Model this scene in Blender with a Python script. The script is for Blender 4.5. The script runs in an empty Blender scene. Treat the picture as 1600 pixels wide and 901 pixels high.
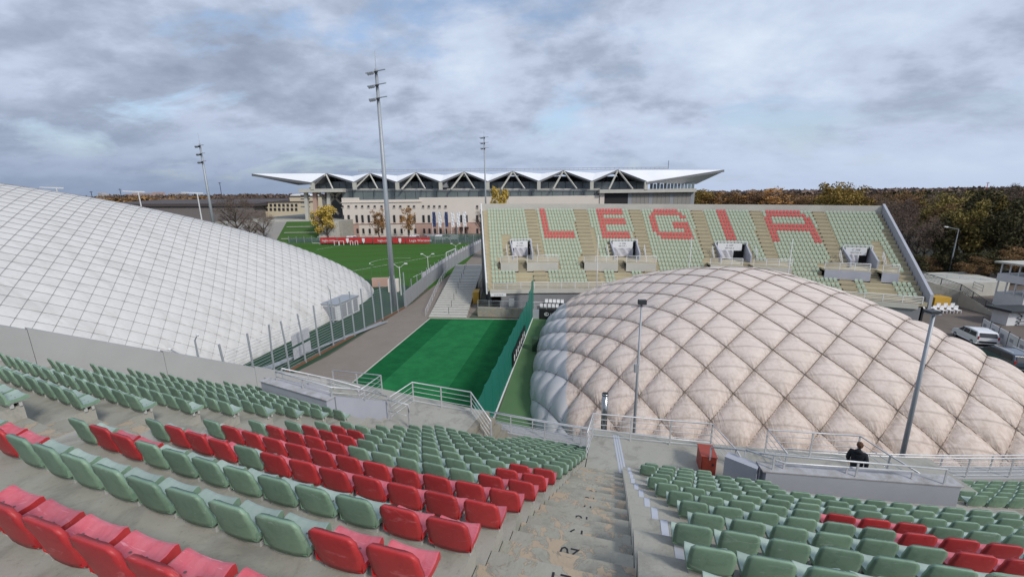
import bpy, math, random
import numpy as np
from mathutils import Vector, Matrix
random.seed(7)
PI = math.pi
col = bpy.context.scene.collection
sc = bpy.context.scene
# ------------------------------------------------------------------ camera
# metres; the eye sits at the origin while building, everything is lifted by LIFT at the end
FPX, CXP, CYP = 643.0, 800.0, 450.5
PITCH, ROLL = math.radians(12.8), math.radians(0.7)
_f = Vector((0, math.cos(PITCH), -math.sin(PITCH))); _r0 = Vector((1, 0, 0)); _u0 = _r0.cross(_f)
_c, _s = math.cos(ROLL), math.sin(ROLL)
_r = _c * _r0 - _s * _u0; _u = _s * _r0 + _c * _u0
cam_d = bpy.data.cameras.new('camera'); cam = bpy.data.objects.new('camera', cam_d); col.objects.link(cam)
cam_d.sensor_width = 36; cam_d.lens = 36 * FPX / 1600.0; cam_d.clip_start = 0.05; cam_d.clip_end = 9000
cam.matrix_world = Matrix(((_r.x, _u.x, -_f.x, 0), (_r.y, _u.y, -_f.y, 0), (_r.z, _u.z, -_f.z, 0), (0, 0, 0, 1)))
sc.camera = cam
G = -17.2
LIFT = 17.2

def ray(px, py): return _r * ((px - CXP) / FPX) + _u * ((CYP - py) / FPX) + _f
def onz(px, py, z): v = ray(px, py); return v * (z / v.z)
def ony(px, py, y): v = ray(px, py); return v * (y / v.y)
def proj(p):
    p = Vector(p); d = p.dot(_f)
    if d < 0.2: return None
    return CXP + FPX * p.dot(_r) / d, CYP - FPX * p.dot(_u) / d

# ------------------------------------------------------------------ world, sun, exposure
SUN_EL, SUN_AZ = math.radians(38), math.radians(138)     # azimuth measured from +y towards +x
sun_d = bpy.data.lights.new('sun', 'SUN'); sun = bpy.data.objects.new('sun', sun_d); col.objects.link(sun)
sun_d.energy = 1.9; sun_d.angle = math.radians(10); sun_d.color = (1.0, 0.95, 0.88)
sd = Vector((math.sin(SUN_AZ) * math.cos(SUN_EL), math.cos(SUN_AZ) * math.cos(SUN_EL), math.sin(SUN_EL)))
sun.rotation_euler = (-sd).to_track_quat('-Z', 'Y').to_euler()
sc.view_settings.view_transform = 'Standard'; sc.view_settings.look = 'None'
sc.view_settings.exposure = 0.42; sc.view_settings.gamma = 1.0; sc.view_settings.use_curve_mapping = False

w = bpy.data.worlds.new('World'); sc.world = w; w.use_nodes = True
nt = w.node_tree; nt.nodes.clear()
def N(t, tree, **kw):
    n = tree.nodes.new(t)
    for k, v in kw.items(): setattr(n, k, v)
    return n
def L(tree, a, b): tree.links.new(a, b)
def math_(tree, op, a, b=None, clamp=False):
    n = N('ShaderNodeMath', tree, operation=op, use_clamp=clamp)
    for i, v in enumerate((a, b)):
        if v is None: continue
        if isinstance(v, (int, float)): n.inputs[i].default_value = v
        else: L(tree, v, n.inputs[i])
    return n.outputs[0]
def ramp(tree, fac, stops, interp='LINEAR'):
    n = N('ShaderNodeValToRGB', tree); cr = n.color_ramp; cr.interpolation = interp
    while len(cr.elements) > 1: cr.elements.remove(cr.elements[-1])
    for i, (p, c) in enumerate(stops):
        e = cr.elements[0] if i == 0 else cr.elements.new(p)
        e.position = p; e.color = (*c, 1) if len(c) == 3 else c
    L(tree, fac, n.inputs[0]); return n.outputs[0]
def mix(tree, fac, a, b, mode='MIX'):
    n = N('ShaderNodeMix', tree, data_type='RGBA', blend_type=mode)
    if isinstance(fac, (int, float)): n.inputs[0].default_value = fac
    else: L(tree, fac, n.inputs[0])
    for i, v in ((6, a), (7, b)):
        if isinstance(v, tuple): n.inputs[i].default_value = (*v, 1) if len(v) == 3 else v
        else: L(tree, v, n.inputs[i])
    return n.outputs[2]
tc = N('ShaderNodeTexCoord', nt); sep = N('ShaderNodeSeparateXYZ', nt); L(nt, tc.outputs['Generated'], sep.inputs[0])
X, Y, Zs = sep.outputs
zc = math_(nt, 'MAXIMUM', Zs, 0.0); den = math_(nt, 'ADD', zc, 0.36)
comb = N('ShaderNodeCombineXYZ', nt); L(nt, math_(nt, 'DIVIDE', X, den), comb.inputs[0]); L(nt, math_(nt, 'DIVIDE', Y, den), comb.inputs[1])
def noise(tree, vec, scale, detail=6, rough=.55, dist=0.0, dims='3D'):
    n = N('ShaderNodeTexNoise', tree); n.noise_dimensions = dims
    if vec is not None: L(tree, vec, n.inputs['Vector'])
    n.inputs['Scale'].default_value = scale; n.inputs['Detail'].default_value = detail
    n.inputs['Roughness'].default_value = rough; n.inputs['Distortion'].default_value = dist
    return n.outputs['Fac']
mp = N('ShaderNodeMapping', nt); L(nt, comb.outputs[0], mp.inputs[0]); mp.inputs['Location'].default_value = (3.1, 1.7, 0); mp.inputs['Scale'].default_value = (1.0, 1.25, 1)
n1 = noise(nt, mp.outputs[0], 1.9, 8, .56, .12); n2 = noise(nt, mp.outputs[0], 9.0, 8, .60, .15)
f = math_(nt, 'ADD', math_(nt, 'MULTIPLY', n1, .80), math_(nt, 'MULTIPLY', n2, .20))
# a broad darker mass towards the left, thinner cloud to the right
side = math_(nt, 'MULTIPLY', math_(nt, 'ADD', X, 0.15), 0.07)
f = math_(nt, 'ADD', f, side)
cloud = ramp(nt, f, [(.34, (.225, .265, .35)), (.43, (.285, .335, .43)), (.475, (.335, .39, .495)), (.52, (.395, .455, .575)), (.59, (.44, .51, .635)), (.72, (.53, .60, .70))])
sky = N('ShaderNodeTexSky', nt, sky_type='NISHITA'); sky.sun_disc = False
sky.sun_elevation = SUN_EL; sky.sun_rotation = SUN_AZ; sky.altitude = 100; sky.dust_density = 2.0
skyc = mix(nt, 1.0, sky.outputs[0], (.13, .13, .13), 'MULTIPLY')
gap = noise(nt, mp.outputs[0], 1.7, 7, .6, .4)
gapm = ramp(nt, gap, [(.54, (0, 0, 0)), (.66, (.75, .75, .75))])
skymix = mix(nt, gapm, cloud, skyc)
hz = ramp(nt, zc, [(0.0, (.95, .95, .95)), (.04, (.65, .65, .65)), (.17, (0, 0, 0))])
hcol = ramp(nt, math_(nt, 'ADD', math_(nt, 'MULTIPLY', X, .5), .5), [(.0, (.165, .215, .315)), (.38, (.22, .28, .395)), (.60, (.36, .43, .57)), (1.0, (.42, .49, .62))])
skyfin = mix(nt, hz, skymix, hcol)
bri = ramp(nt, zc, [(0, (1, 1, 1)), (.45, (1, 1, 1)), (1, (1.0, 1.0, 1.0))])
bg = N('ShaderNodeBackground', nt); L(nt, skyfin, bg.inputs[0]); bg.inputs[1].default_value = 1.0
wo = N('ShaderNodeOutputWorld', nt); L(nt, bg.outputs[0], wo.inputs[0])

# ------------------------------------------------------------------ materials
MATS = {}
def mat(name, base, rough=.7, metal=0.0, spec=.4, var=None, vscale=2.0, vamt=.5, bump=0.0, bscale=20.0, extra=None, streak=None, coat=0.0):
    """principled material: base colour, optionally mottled towards var, with fine relief"""
    m = bpy.data.materials.new(name); m.use_nodes = True; t = m.node_tree; b = t.nodes['Principled BSDF']
    b.inputs['Roughness'].default_value = rough; b.inputs['Metallic'].default_value = metal
    b.inputs['Specular IOR Level'].default_value = spec; b.inputs['Coat Weight'].default_value = coat
    g = N('ShaderNodeTexCoord', t); vec = g.outputs['Object']; c = base
    if var is not None:
        nz = noise(t, vec, vscale, 7, .62, .2)
        fac = ramp(t, nz, [(.5 - .22, (0, 0, 0)), (.5 + .22, (vamt,) * 3)]); c = mix(t, fac, base, var)
    if extra: c = extra(t, vec, c)
    if isinstance(c, tuple): b.inputs['Base Color'].default_value = (*c, 1)
    else: L(t, c, b.inputs['Base Color'])
    if bump:
        bn = N('ShaderNodeBump', t); bn.inputs['Strength'].default_value = bump; bn.inputs['Distance'].default_value = .02
        L(t, noise(t, vec, bscale, 6, .65), bn.inputs['Height']); L(t, bn.outputs[0], b.inputs['Normal'])
    MATS[name] = m; return m

def worn(t, vec, c):      # old concrete: stains, flaked paint showing tan mortar
    s1 = ramp(t, noise(t, vec, 1.3, 8, .7, .6), [(.36, (1, 1, 1)), (.50, (0, 0, 0))])
    c = mix(t, math_(t, 'MULTIPLY', s1, .55), c, (.17, .165, .145))
    sp = ramp(t, noise(t, vec, 26, 3, .6), [(.60, (0, 0, 0)), (.72, (.35, .35, .35))])
    return mix(t, sp, c, (.14, .14, .12))
def flaked(t, vec, c):
    c = worn(t, vec, c)
    fl = ramp(t, noise(t, vec, 1.7, 9, .68, 1.2), [(.525, (0, 0, 0)), (.545, (1, 1, 1))])
    c = mix(t, math_(t, 'MULTIPLY', fl, .9), c, (.40, .315, .225))
    ed = ramp(t, noise(t, vec, 1.7, 9, .68, 1.2), [(.515, (0, 0, 0)), (.528, (1, 1, 1)), (.55, (0, 0, 0))])
    return mix(t, math_(t, 'MULTIPLY', ed, .5), c, (.12, .11, .09))
mat('concrete', (.37, .36, .315), .85, var=(.30, .293, .255), vscale=.8, vamt=.8, bump=.25, bscale=30, extra=worn)
mat('concrete_flaked', (.345, .335, .285), .85, var=(.265, .255, .21), vscale=1.1, vamt=.8, bump=.5, bscale=14, extra=flaked)
mat('concrete_riser', (.29, .265, .215), .9, var=(.20, .18, .14), vscale=2, vamt=.9, bump=.3, bscale=20, extra=worn)
mat('parapet', (.40, .40, .395), .8, var=(.335, .335, .33), vscale=.5, vamt=.8, bump=.12, bscale=40)
mat('bluegrey_paint', (.40, .41, .46), .7, var=(.33, .34, .385), vscale=.9, vamt=.7, bump=.1, bscale=20)
mat('bluegrey_top', (.46, .46, .49), .8, var=(.30, .285, .27), vscale=3.0, vamt=.9, bump=.3, bscale=10, extra=worn)
def grime(lo, lo_hi=(.25, .3, .27)):
    def f_(t, vec, c):
        oi = N('ShaderNodeObjectInfo', t); ad = N('ShaderNodeVectorMath', t, operation='ADD'); L(t, vec, ad.inputs[0])
        cb = N('ShaderNodeCombineXYZ', t); L(t, math_(t, 'MULTIPLY', oi.outputs['Random'], 37.0), cb.inputs[0]); L(t, cb.outputs[0], ad.inputs[1]); v2 = ad.outputs[0]
        k = ramp(t, noise(t, v2, 7, 6, .7, .8), [(.48, (0, 0, 0)), (.72, (.42, .42, .42))]); c = mix(t, k, c, lo)
        mp_ = N('ShaderNodeMapping', t); L(t, v2, mp_.inputs[0]); mp_.inputs['Rotation'].default_value = (0, 0, .5); mp_.inputs['Scale'].default_value = (3, 26, 9)
        sc_ = ramp(t, noise(t, mp_.outputs[0], 1.2, 5, .7, .5), [(.60, (0, 0, 0)), (.68, (.38, .38, .38))]); hi_ = tuple(min(1, x * 1.5 + .08) for x in lo_hi)
        c = mix(t, sc_, c, hi_); r_ = ramp(t, oi.outputs['Random'], [(0, (.86, .86, .86)), (.5, (1, 1, 1)), (1, (1.12, 1.10, 1.08))]); return mix(t, 1.0, c, r_, 'MULTIPLY')
    return f_
mat('green_plastic', (.185, .292, .208), .5, spec=.4, var=(.222, .335, .245), vscale=2.3, vamt=.7, extra=grime((.07, .14, .09)))
mat('green_faded', (.27, .365, .315), .5, spec=.4, var=(.37, .44, .41), vscale=5, vamt=.8, extra=grime((.20, .31, .25)))  # pan tops and backrest fronts: sun fading plus sky light put into the colour
mat('red_plastic', (.42, .028, .032), .48, spec=.4, var=(.50, .055, .06), vscale=2.3, vamt=.7, extra=grime((.28, .02, .025), (.42, .10, .11)))
mat('red_faded', (.52, .075, .105), .5, spec=.4, var=(.60, .20, .24), vscale=5, vamt=.75, extra=grime((.42, .04, .06), (.55, .26, .30)))  # paler red upper faces: bleaching and sky light both held in the colour
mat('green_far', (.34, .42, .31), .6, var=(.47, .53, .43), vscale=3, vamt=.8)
mat('green_shaded', (.040, .115, .066), .6); mat('red_shaded', (.22, .018, .02), .6)  # far seat undersides, sides and backs: shade put into darker plastic colours
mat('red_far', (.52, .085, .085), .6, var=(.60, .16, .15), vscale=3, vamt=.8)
mat('far_concrete', (.46, .405, .275), .9, var=(.375, .325, .22), vscale=.6, vamt=.8)
mat('far_riser', (.33, .29, .20), .9, var=(.26, .23, .16), vscale=.8, vamt=.8)
mat('far_wall', (.50, .485, .44), .85, var=(.42, .405, .36), vscale=.5, vamt=.7)
mat('far_lower', (.235, .24, .255), .8, var=(.20, .205, .215), vscale=.4, vamt=.7)
mat('white_paint', (.66, .66, .66), .6, var=(.52, .53, .55), vscale=2, vamt=.6)
mat('steel', (.60, .61, .63), .42, metal=.3, spec=.5, var=(.38, .39, .41), vscale=6, vamt=.6)
mat('galv', (.36, .39, .42), .55, metal=.35, var=(.29, .31, .34), vscale=2, vamt=.6)
mat('chrome', (.42, .42, .42), .18, metal=1.0, var=(.30, .31, .30), vscale=3, vamt=.6)
mat('dark_metal', (.045, .05, .055), .5, metal=.2)
mat('black', (.015, .015, .017), .6)
mat('bracket', (.52, .52, .50), .5, metal=.3)
mat('tape', (.44, .47, .53), .5, var=(.42, .44, .50), vscale=14, vamt=.8)
mat('paint_black', (.02, .02, .025), .7)
mat('orange_box', (.30, .055, .032), .5, var=(.30, .045, .03), vscale=3, vamt=.7)
def dome_dirt_folds(t, vec, c):
    g = N('ShaderNodeSeparateXYZ', t); L(t, vec, g.inputs[0])
    # rain-borne grime, stronger low on the flank and in vertical runs
    mpn = N('ShaderNodeMapping', t); L(t, vec, mpn.inputs[0]); mpn.inputs['Scale'].default_value = (2.2, 2.2, .35)
    st = ramp(t, noise(t, mpn.outputs[0], 1.6, 8, .68, .6), [(.44, (0, 0, 0)), (.66, (1, 1, 1))])
    low = ramp(t, math_(t, 'DIVIDE', g.outputs[2], 11.0), [(.05, (1, 1, 1)), (.75, (.12, .12, .12))])
    c = mix(t, math_(t, 'MULTIPLY', low, .38), c, (.50, .37, .29))
    c = mix(t, math_(t, 'MULTIPLY', math_(t, 'MULTIPLY', st, low), .72), c, (.29, .205, .15))
    sp = ramp(t, noise(t, vec, 9, 5, .7), [(.60, (0, 0, 0)), (.70, (.35, .35, .35))])
    c = mix(t, sp, c, (.36, .28, .23))
    a = N('ShaderNodeAttribute', t); a.attribute_name = 'seam'
    cr = ramp(t, a.outputs['Fac'], [(0.0, (1, 1, 1)), (.10, (.5, .5, .5)), (.32, (0, 0, 0))])
    wr = ramp(t, noise(t, mpn.outputs[0], 7, 5, .7, 1.5), [(.42, (0, 0, 0)), (.56, (1, 1, 1))])
    c = mix(t, math_(t, 'MULTIPLY', math_(t, 'MULTIPLY', cr, wr), .75), c, (.21, .145, .105))
    ax_ = N('ShaderNodeAttribute', t); ax_.attribute_name = 'surf_x'; ay_ = N('ShaderNodeAttribute', t); ay_.attribute_name = 'surf_y'
    cb = N('ShaderNodeCombineXYZ', t); L(t, math_(t, 'MULTIPLY', ax_.outputs['Fac'], 5.5), cb.inputs[0]); L(t, math_(t, 'MULTIPLY', ay_.outputs['Fac'], .55), cb.inputs[1])
    folds = noise(t, cb.outputs[0], 1.0, 4, .6, .6); nw = N('ShaderNodeAttribute', t); nw.attribute_name = 'nodew'
    fl = ramp(t, folds, [(.50, (0, 0, 0)), (.58, (1, 1, 1)), (.66, (.2, .2, .2))])
    c = mix(t, math_(t, 'MULTIPLY', math_(t, 'MULTIPLY', fl, nw.outputs['Fac']), .80), c, (.20, .145, .11))  # wrinkle lines around the nodes darkened along the fold noise
    bb_ = N('ShaderNodeBump', t); bb_.inputs['Strength'].default_value = .9; bb_.inputs['Distance'].default_value = .10
    L(t, math_(t, 'MULTIPLY', folds, math_(t, 'ADD', math_(t, 'MULTIPLY', nw.outputs['Fac'], 1.5), .10)), bb_.inputs['Height']); L(t, bb_.outputs[0], t.nodes['Principled BSDF'].inputs['Normal'])
    sm = N('ShaderNodeAttribute', t); sm.attribute_name = 'weld'
    c = mix(t, math_(t, 'MULTIPLY', sm.outputs['Fac'], .72), c, (.20, .15, .125))
    return c
mat('dome_fabric', (.70, .615, .56), .62, spec=.25, var=(.63, .54, .48), vscale=.55, vamt=.8, extra=dome_dirt_folds)
mat('dome_fabric_shaded', (.50, .495, .50), .6, spec=.3, var=(.42, .415, .42), vscale=.8, vamt=.7, bump=.15, bscale=25)  # left flank strip: the shaded side put into a greyer fabric colour
mat('cable_dark', (.17, .13, .105), .8)
mat('bolt', (.12, .09, .09), .6)
def dirt_white(t, vec, c):
    mpn = N('ShaderNodeMapping', t); L(t, vec, mpn.inputs[0]); mpn.inputs['Rotation'].default_value = (0, 0, math.radians(38)); mpn.inputs['Scale'].default_value = (.16, .75, .3)
    st = ramp(t, noise(t, mpn.outputs[0], 1.0, 7, .66, .5), [(.50, (0, 0, 0)), (.66, (1, 1, 1))])
    c = mix(t, math_(t, 'MULTIPLY', st, .45), c, (.40, .385, .36))
    sp = ramp(t, noise(t, vec, 3.1, 7, .72, .4), [(.52, (0, 0, 0)), (.72, (.55, .55, .55))])
    return mix(t, sp, c, (.47, .455, .43))
mat('white_fabric', (.60, .59, .575), .6, spec=.25, var=(.53, .52, .505), vscale=.7, vamt=.8, bump=.08, bscale=8, extra=dirt_white)
mat('net_cable', (.20, .20, .205), .7)
mat('turf', (.013, .125, .040), .95, spec=.05, var=(.006, .074, .026), vscale=.9, vamt=.9, bump=.8, bscale=40)
mat('turf_light', (.024, .180, .060), .95, spec=.05, var=(.012, .112, .040), vscale=.9, vamt=.9, bump=.8, bscale=40)
mat('court_green', (.10, .185, .085), .9, spec=.15, var=(.082, .16, .075), vscale=.4, vamt=.8)
mat('deep_green', (.030, .070, .045), .95, spec=.1, var=(.05, .085, .05), vscale=.6, vamt=.8)
def mow(t, vec, c):
    g = N('ShaderNodeSeparateXYZ', t); L(t, vec, g.inputs[0])
    s = math_(t, 'SINE', math_(t, 'MULTIPLY', math_(t, 'ADD', g.outputs[1], math_(t, 'MULTIPLY', g.outputs[0], -.18)), .62))
    k = ramp(t, math_(t, 'ADD', math_(t, 'MULTIPLY', s, .5), .5), [(.42, (0, 0, 0)), (.58, (.5, .5, .5))]); return mix(t, k, c, (.050, .140, .026))
mat('pitch_grass', (.045, .115, .020), .95, spec=.1, var=(.055, .120, .028), vscale=.15, vamt=.8, extra=mow)
mat('bank_grass', (.045, .110, .026), .95, spec=.1, var=(.07, .12, .04), vscale=.3, vamt=.8)
def paving(t, vec, c):
    br = N('ShaderNodeTexBrick', t); L(t, vec, br.inputs['Vector']); br.inputs['Scale'].default_value = 4.0
    br.inputs['Color1'].default_value = (.24, .20, .165, 1); br.inputs['Color2'].default_value = (.20, .168, .14, 1); br.inputs['Mortar'].default_value = (.13, .11, .095, 1)
    br.inputs['Mortar Size'].default_value = .02
    return mix(t, .6, c, br.outputs[0])
mat('path_paving', (.27, .235, .205), .9, var=(.17, .145, .125), vscale=.5, vamt=.8, extra=paving)
mat('asphalt', (.105, .10, .095), .9, var=(.075, .072, .07), vscale=.3, vamt=.8)
mat('brown_yard', (.165, .135, .115), .9, var=(.115, .095, .082), vscale=.35, vamt=.9)
mat('line_white', (.70, .72, .68), .8)
mat('earth', (.085, .085, .06), .95, var=(.06, .07, .04), vscale=.01, vamt=.9)
def thin(name, c, alpha, rough=.6):
    m = mat(name, c, rough); b = m.node_tree.nodes['Principled BSDF']; b.inputs['Alpha'].default_value = alpha; return m
thin('green_mesh', (.010, .155, .115), .93)
thin('fence_mesh', (.30, .31, .32), .16)
thin('far_fence_mesh', (.10, .16, .14), .55)
thin('glass', (.20, .25, .27), .80, .12)
mat('glass_dark', (.12, .145, .165), .2, spec=.6, var=(.24, .28, .30), vscale=.25, vamt=.7)
mat('glass_band', (.155, .185, .19), .25, spec=.6, var=(.095, .12, .125), vscale=.12, vamt=.9)
mat('panel_grey', (.30, .31, .33), .7, var=(.24, .25, .27), vscale=.4, vamt=.7)
mat('panel_taupe', (.27, .255, .235), .7, var=(.23, .22, .205), vscale=.2, vamt=.7)
mat('cream', (.68, .615, .55), .85, var=(.61, .545, .48), vscale=.06, vamt=.8)
mat('pinkish', (.475, .32, .265), .85, var=(.42, .28, .23), vscale=.15, vamt=.8)
mat('window_dark', (.03, .032, .038), .25, spec=.6)
mat('membrane', (.82, .83, .84), .5, var=(.66, .67, .69), vscale=.08, vamt=.7)
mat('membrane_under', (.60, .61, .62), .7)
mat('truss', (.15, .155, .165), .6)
mat('stair_steel', (.50, .49, .44), .7, var=(.40, .39, .35), vscale=1.3, vamt=.8)
mat('banner_red', (.50, .035, .035), .6, var=(.40, .03, .035), vscale=.15, vamt=.7)
mat('banner_white', (.70, .70, .70), .6)
mat('sign_white', (.72, .72, .73), .5)
mat('sign_grey', (.20, .20, .21), .6)
mat('tarp', (.56, .555, .60), .6, var=(.40, .40, .44), vscale=2.5, vamt=.9, bump=.9, bscale=3)
mat('yellow', (.50, .30, .04), .6)
mat('roof_brown', (.085, .070, .068), .8, var=(.06, .05, .05), vscale=.05, vamt=.7)
mat('wall_taupe', (.17, .15, .145), .85)
mat('pale_yellow', (.58, .50, .36), .8)
mat('city_pale', (.44, .40, .39), .9)
mat('city_pink', (.42, .30, .27), .9)
mat('navy', (.03, .05, .14), .6)
mat('car_white', (.72, .73, .75), .25, spec=.6, coat=.6)
mat('car_blue', (.035, .055, .085), .22, spec=.6, coat=.7)
mat('tyre', (.02, .02, .02), .8)
mat('rim', (.45, .46, .48), .35, metal=.8)
mat('tail_red', (.35, .02, .02), .3)
mat('jacket', (.012, .014, .018), .85, var=(.02, .022, .028), vscale=9, vamt=.8, bump=.4, bscale=12)
mat('trousers', (.015, .016, .02), .9)
mat('skin', (.48, .30, .22), .6)
mat('hair', (.075, .032, .016), .8, var=(.13, .06, .03), vscale=30, vamt=.8, bump=.8, bscale=60)
mat('trunk', (.065, .050, .042), .95, var=(.045, .035, .03), vscale=1, vamt=.8)
mat('rust', (.23, .11, .06), .9, var=(.12, .07, .05), vscale=2, vamt=.9)
def leaf(name, a, b):
    m = mat(name, a, .8, spec=.15); t = m.node_tree; bs = t.nodes['Principled BSDF']
    oi = N('ShaderNodeObjectInfo', t); g = N('ShaderNodeTexCoord', t)
    nz = ramp(t, noise(t, g.outputs['Object'], .9, 4, .7), [(.36, (0, 0, 0)), (.64, (1, 1, 1))])
    c = mix(t, nz, a, b)
    rnd = ramp(t, oi.outputs['Random'], [(0, (.72, .72, .72)), (1, (1.2, 1.2, 1.2))])
    L(t, mix(t, 1.0, c, rnd, 'MULTIPLY'), bs.inputs['Base Color']); return m
leaf('leaf_yellow', (.40, .27, .05), (.50, .37, .10)); leaf('leaf_gold', (.24, .165, .045), (.33, .235, .07)); leaf('leaf_orange', (.33, .165, .055), (.40, .24, .10))
leaf('leaf_brown', (.17, .105, .055), (.25, .155, .07)); leaf('leaf_olive', (.17, .14, .045), (.27, .21, .065))
leaf('leaf_dark', (.055, .055, .028), (.10, .085, .04)); leaf('leaf_twig', (.13, .095, .078), (.19, .14, .115))
leaf('leaf_green', (.05, .085, .03), (.08, .11, .04)); leaf('leaf_redbrown', (.17, .10, .06), (.23, .145, .08))

# ------------------------------------------------------------------ mesh helpers
class MB:
    def __init__(s): s.v = []; s.f = []; s.m = []; s.mi = 0
    def face(s, idx): s.f.append(tuple(idx)); s.m.append(s.mi)
    def poly(s, pts): b = len(s.v); s.v += [tuple(p) for p in pts]; s.face(range(b, b + len(pts))); return s
    def box(s, lo, hi, R=None, o=(0, 0, 0)):
        b = len(s.v); c = []
        for z in (lo[2], hi[2]):
            for x, y in ((lo[0], lo[1]), (hi[0], lo[1]), (hi[0], hi[1]), (lo[0], hi[1])):
                p = Vector((x, y, z))
                if R is not None: p = R @ p
                c.append(tuple(p + Vector(o)))
        s.v += c
        for q in ((3, 2, 1, 0), (4, 5, 6, 7), (0, 1, 5, 4), (1, 2, 6, 5), (2, 3, 7, 6), (3, 0, 4, 7)): s.face([b + i for i in q])
        return s
    def hexa(s, p):      # 8 points: bottom ring of 4, top ring of 4
        b = len(s.v); s.v += [tuple(q) for q in p]
        for q in ((3, 2, 1, 0), (4, 5, 6, 7), (0, 1, 5, 4), (1, 2, 6, 5), (2, 3, 7, 6), (3, 0, 4, 7)): s.face([b + i for i in q])
        return s
    def wall(s, a, b_, z0, z1, t):   # upright slab from a to b; z0/z1 may be pairs
        a = Vector((a[0], a[1], 0)); b = Vector((b_[0], b_[1], 0)); d = (b - a).normalized(); n = Vector((-d.y, d.x, 0)) * t * .5
        z0 = z0 if isinstance(z0, (tuple, list)) else (z0, z0); z1 = z1 if isinstance(z1, (tuple, list)) else (z1, z1)
        up = Vector((0, 0, 1))
        return s.hexa([a - n + up * z0[0], b - n + up * z0[1], b + n + up * z0[1], a + n + up * z0[0], a - n + up * z1[0], b - n + up * z1[1], b + n + up * z1[1], a + n + up * z1[0]])
    def beam(s, a, b, w_, h=None):
        a, b = Vector(a), Vector(b); h = h or w_; d = (b - a)
        if d.length < 1e-6: return s
        d.normalize(); up = Vector((0, 0, 1)) if abs(d.z) < .95 else Vector((0, 1, 0))
        x = d.cross(up).normalized(); y = x.cross(d)
        c = [(-w_ / 2, -h / 2), (w_ / 2, -h / 2), (w_ / 2, h / 2), (-w_ / 2, h / 2)]
        return s.hexa([a + x * p + y * q for p, q in c] + [b + x * p + y * q for p, q in c])
    def tube(s, pts, r, n=6, caps=True):
        pts = [Vector(p) for p in pts]; rs = r if isinstance(r, (list, tuple)) else [r] * len(pts); b = len(s.v)
        for i, p in enumerate(pts):
            d = (pts[min(i + 1, len(pts) - 1)] - pts[max(i - 1, 0)]).normalized()
            up = Vector((0, 0, 1)) if abs(d.z) < .9 else Vector((0, 1, 0))
            x = d.cross(up).normalized(); y = x.cross(d)
            for k in range(n):
                a = 2 * PI * k / n; s.v.append(tuple(p + x * math.cos(a) * rs[i] + y * math.sin(a) * rs[i]))
        for i in range(len(pts) - 1):
            for k in range(n):
                s.face([b + i * n + k, b + i * n + (k + 1) % n, b + (i + 1) * n + (k + 1) % n, b + (i + 1) * n + k])
        if caps:
            s.face([b + k for k in range(n)][::-1]); s.face([b + (len(pts) - 1) * n + k for k in range(n)])
        return s
    def cyl(s, c, r, z0, z1, n=12, r1=None): return s.tube([(c[0], c[1], z0), (c[0], c[1], z1)], [r, r if r1 is None else r1], n)
    def mesh(s, name, mats, off=Vector((0, 0, 0)), smooth=False):
        me = bpy.data.meshes.new(name)
        me.from_pydata([tuple(Vector(p) - off) for p in s.v], [], s.f)
        for m in (mats if isinstance(mats, (list, tuple)) else [mats]): me.materials.append(MATS[m])
        if len(me.materials) > 1: me.polygons.foreach_set('material_index', s.m)
        if smooth: me.polygons.foreach_set('use_smooth', [True] * len(me.polygons))
        me.update(); return me
    def build(s, name, mats, parent=None, smooth=False, **props):
        off = Vector((0, 0, 0)); root = parent
        if parent is not None:
            while root.parent is not None: root = root.parent
            off = root.location.copy()
        o = bpy.data.objects.new(name, s.mesh(name, mats, off, smooth)); col.objects.link(o)
        if parent is not None: o.parent = parent
        for k, v in props.items(): o[k] = v
        return o
def tag(o, label, cat, group=None):
    o['label'] = label; o['category'] = cat
    if group: o['group'] = group
    return o
def thing(name, label, cat, loc=(0, 0, 0), group=None):
    o = bpy.data.objects.new(name, None); o.empty_display_size = .2; col.objects.link(o); o.location = loc
    return tag(o, label, cat, group)
def copy_tree(o, parent=None):
    c = o.copy(); col.objects.link(c); c.parent = parent
    for ch in list(o.children): copy_tree(ch, c)
    return c
def struct(name, mb, mats, **k):
    o = mb.build(name, mats, None, **k); o['kind'] = 'structure'; return o
def text_mesh(body, size, M_, name, material, parent=None, ext=0.0):
    cu = bpy.data.curves.new('t', 'FONT'); cu.body = body; cu.size = size; cu.align_x = 'CENTER'; cu.align_y = 'CENTER'; cu.extrude = ext; cu.resolution_u = 2
    to = bpy.data.objects.new('t', cu); col.objects.link(to); bpy.context.view_layer.update()
    me = bpy.data.meshes.new_from_object(to.evaluated_get(bpy.context.evaluated_depsgraph_get())); bpy.data.objects.remove(to)
    off = Vector((0, 0, 0)); root = parent
    if parent is not None:
        while root.parent is not None: root = root.parent
        off = root.location.copy()
    me.transform(Matrix.Translation(-off) @ M_); me.materials.clear(); me.materials.append(MATS[material]); me.name = name
    o = bpy.data.objects.new(name, me); col.objects.link(o)
    if parent is not None: o.parent = parent
    return o
def frame_m(o, x, up):      # matrix with local x, local y = up
    x = Vector(x).normalized(); y = Vector(up).normalized(); z = x.cross(y)
    return Matrix(((x.x, y.x, z.x, o[0]), (x.y, y.y, z.y, o[1]), (x.z, y.z, z.z, o[2]), (0, 0, 0, 1)))
ORD = ['zeroth', 'first', 'second', 'third', 'fourth', 'fifth', 'sixth', 'seventh', 'eighth', 'ninth', 'tenth', 'eleventh', 'twelfth', 'thirteenth', 'fourteenth',
       'fifteenth', 'sixteenth', 'seventeenth', 'eighteenth', 'nineteenth', 'twentieth', 'twenty-first', 'twenty-second', 'twenty-third', 'twenty-fourth']

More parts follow.
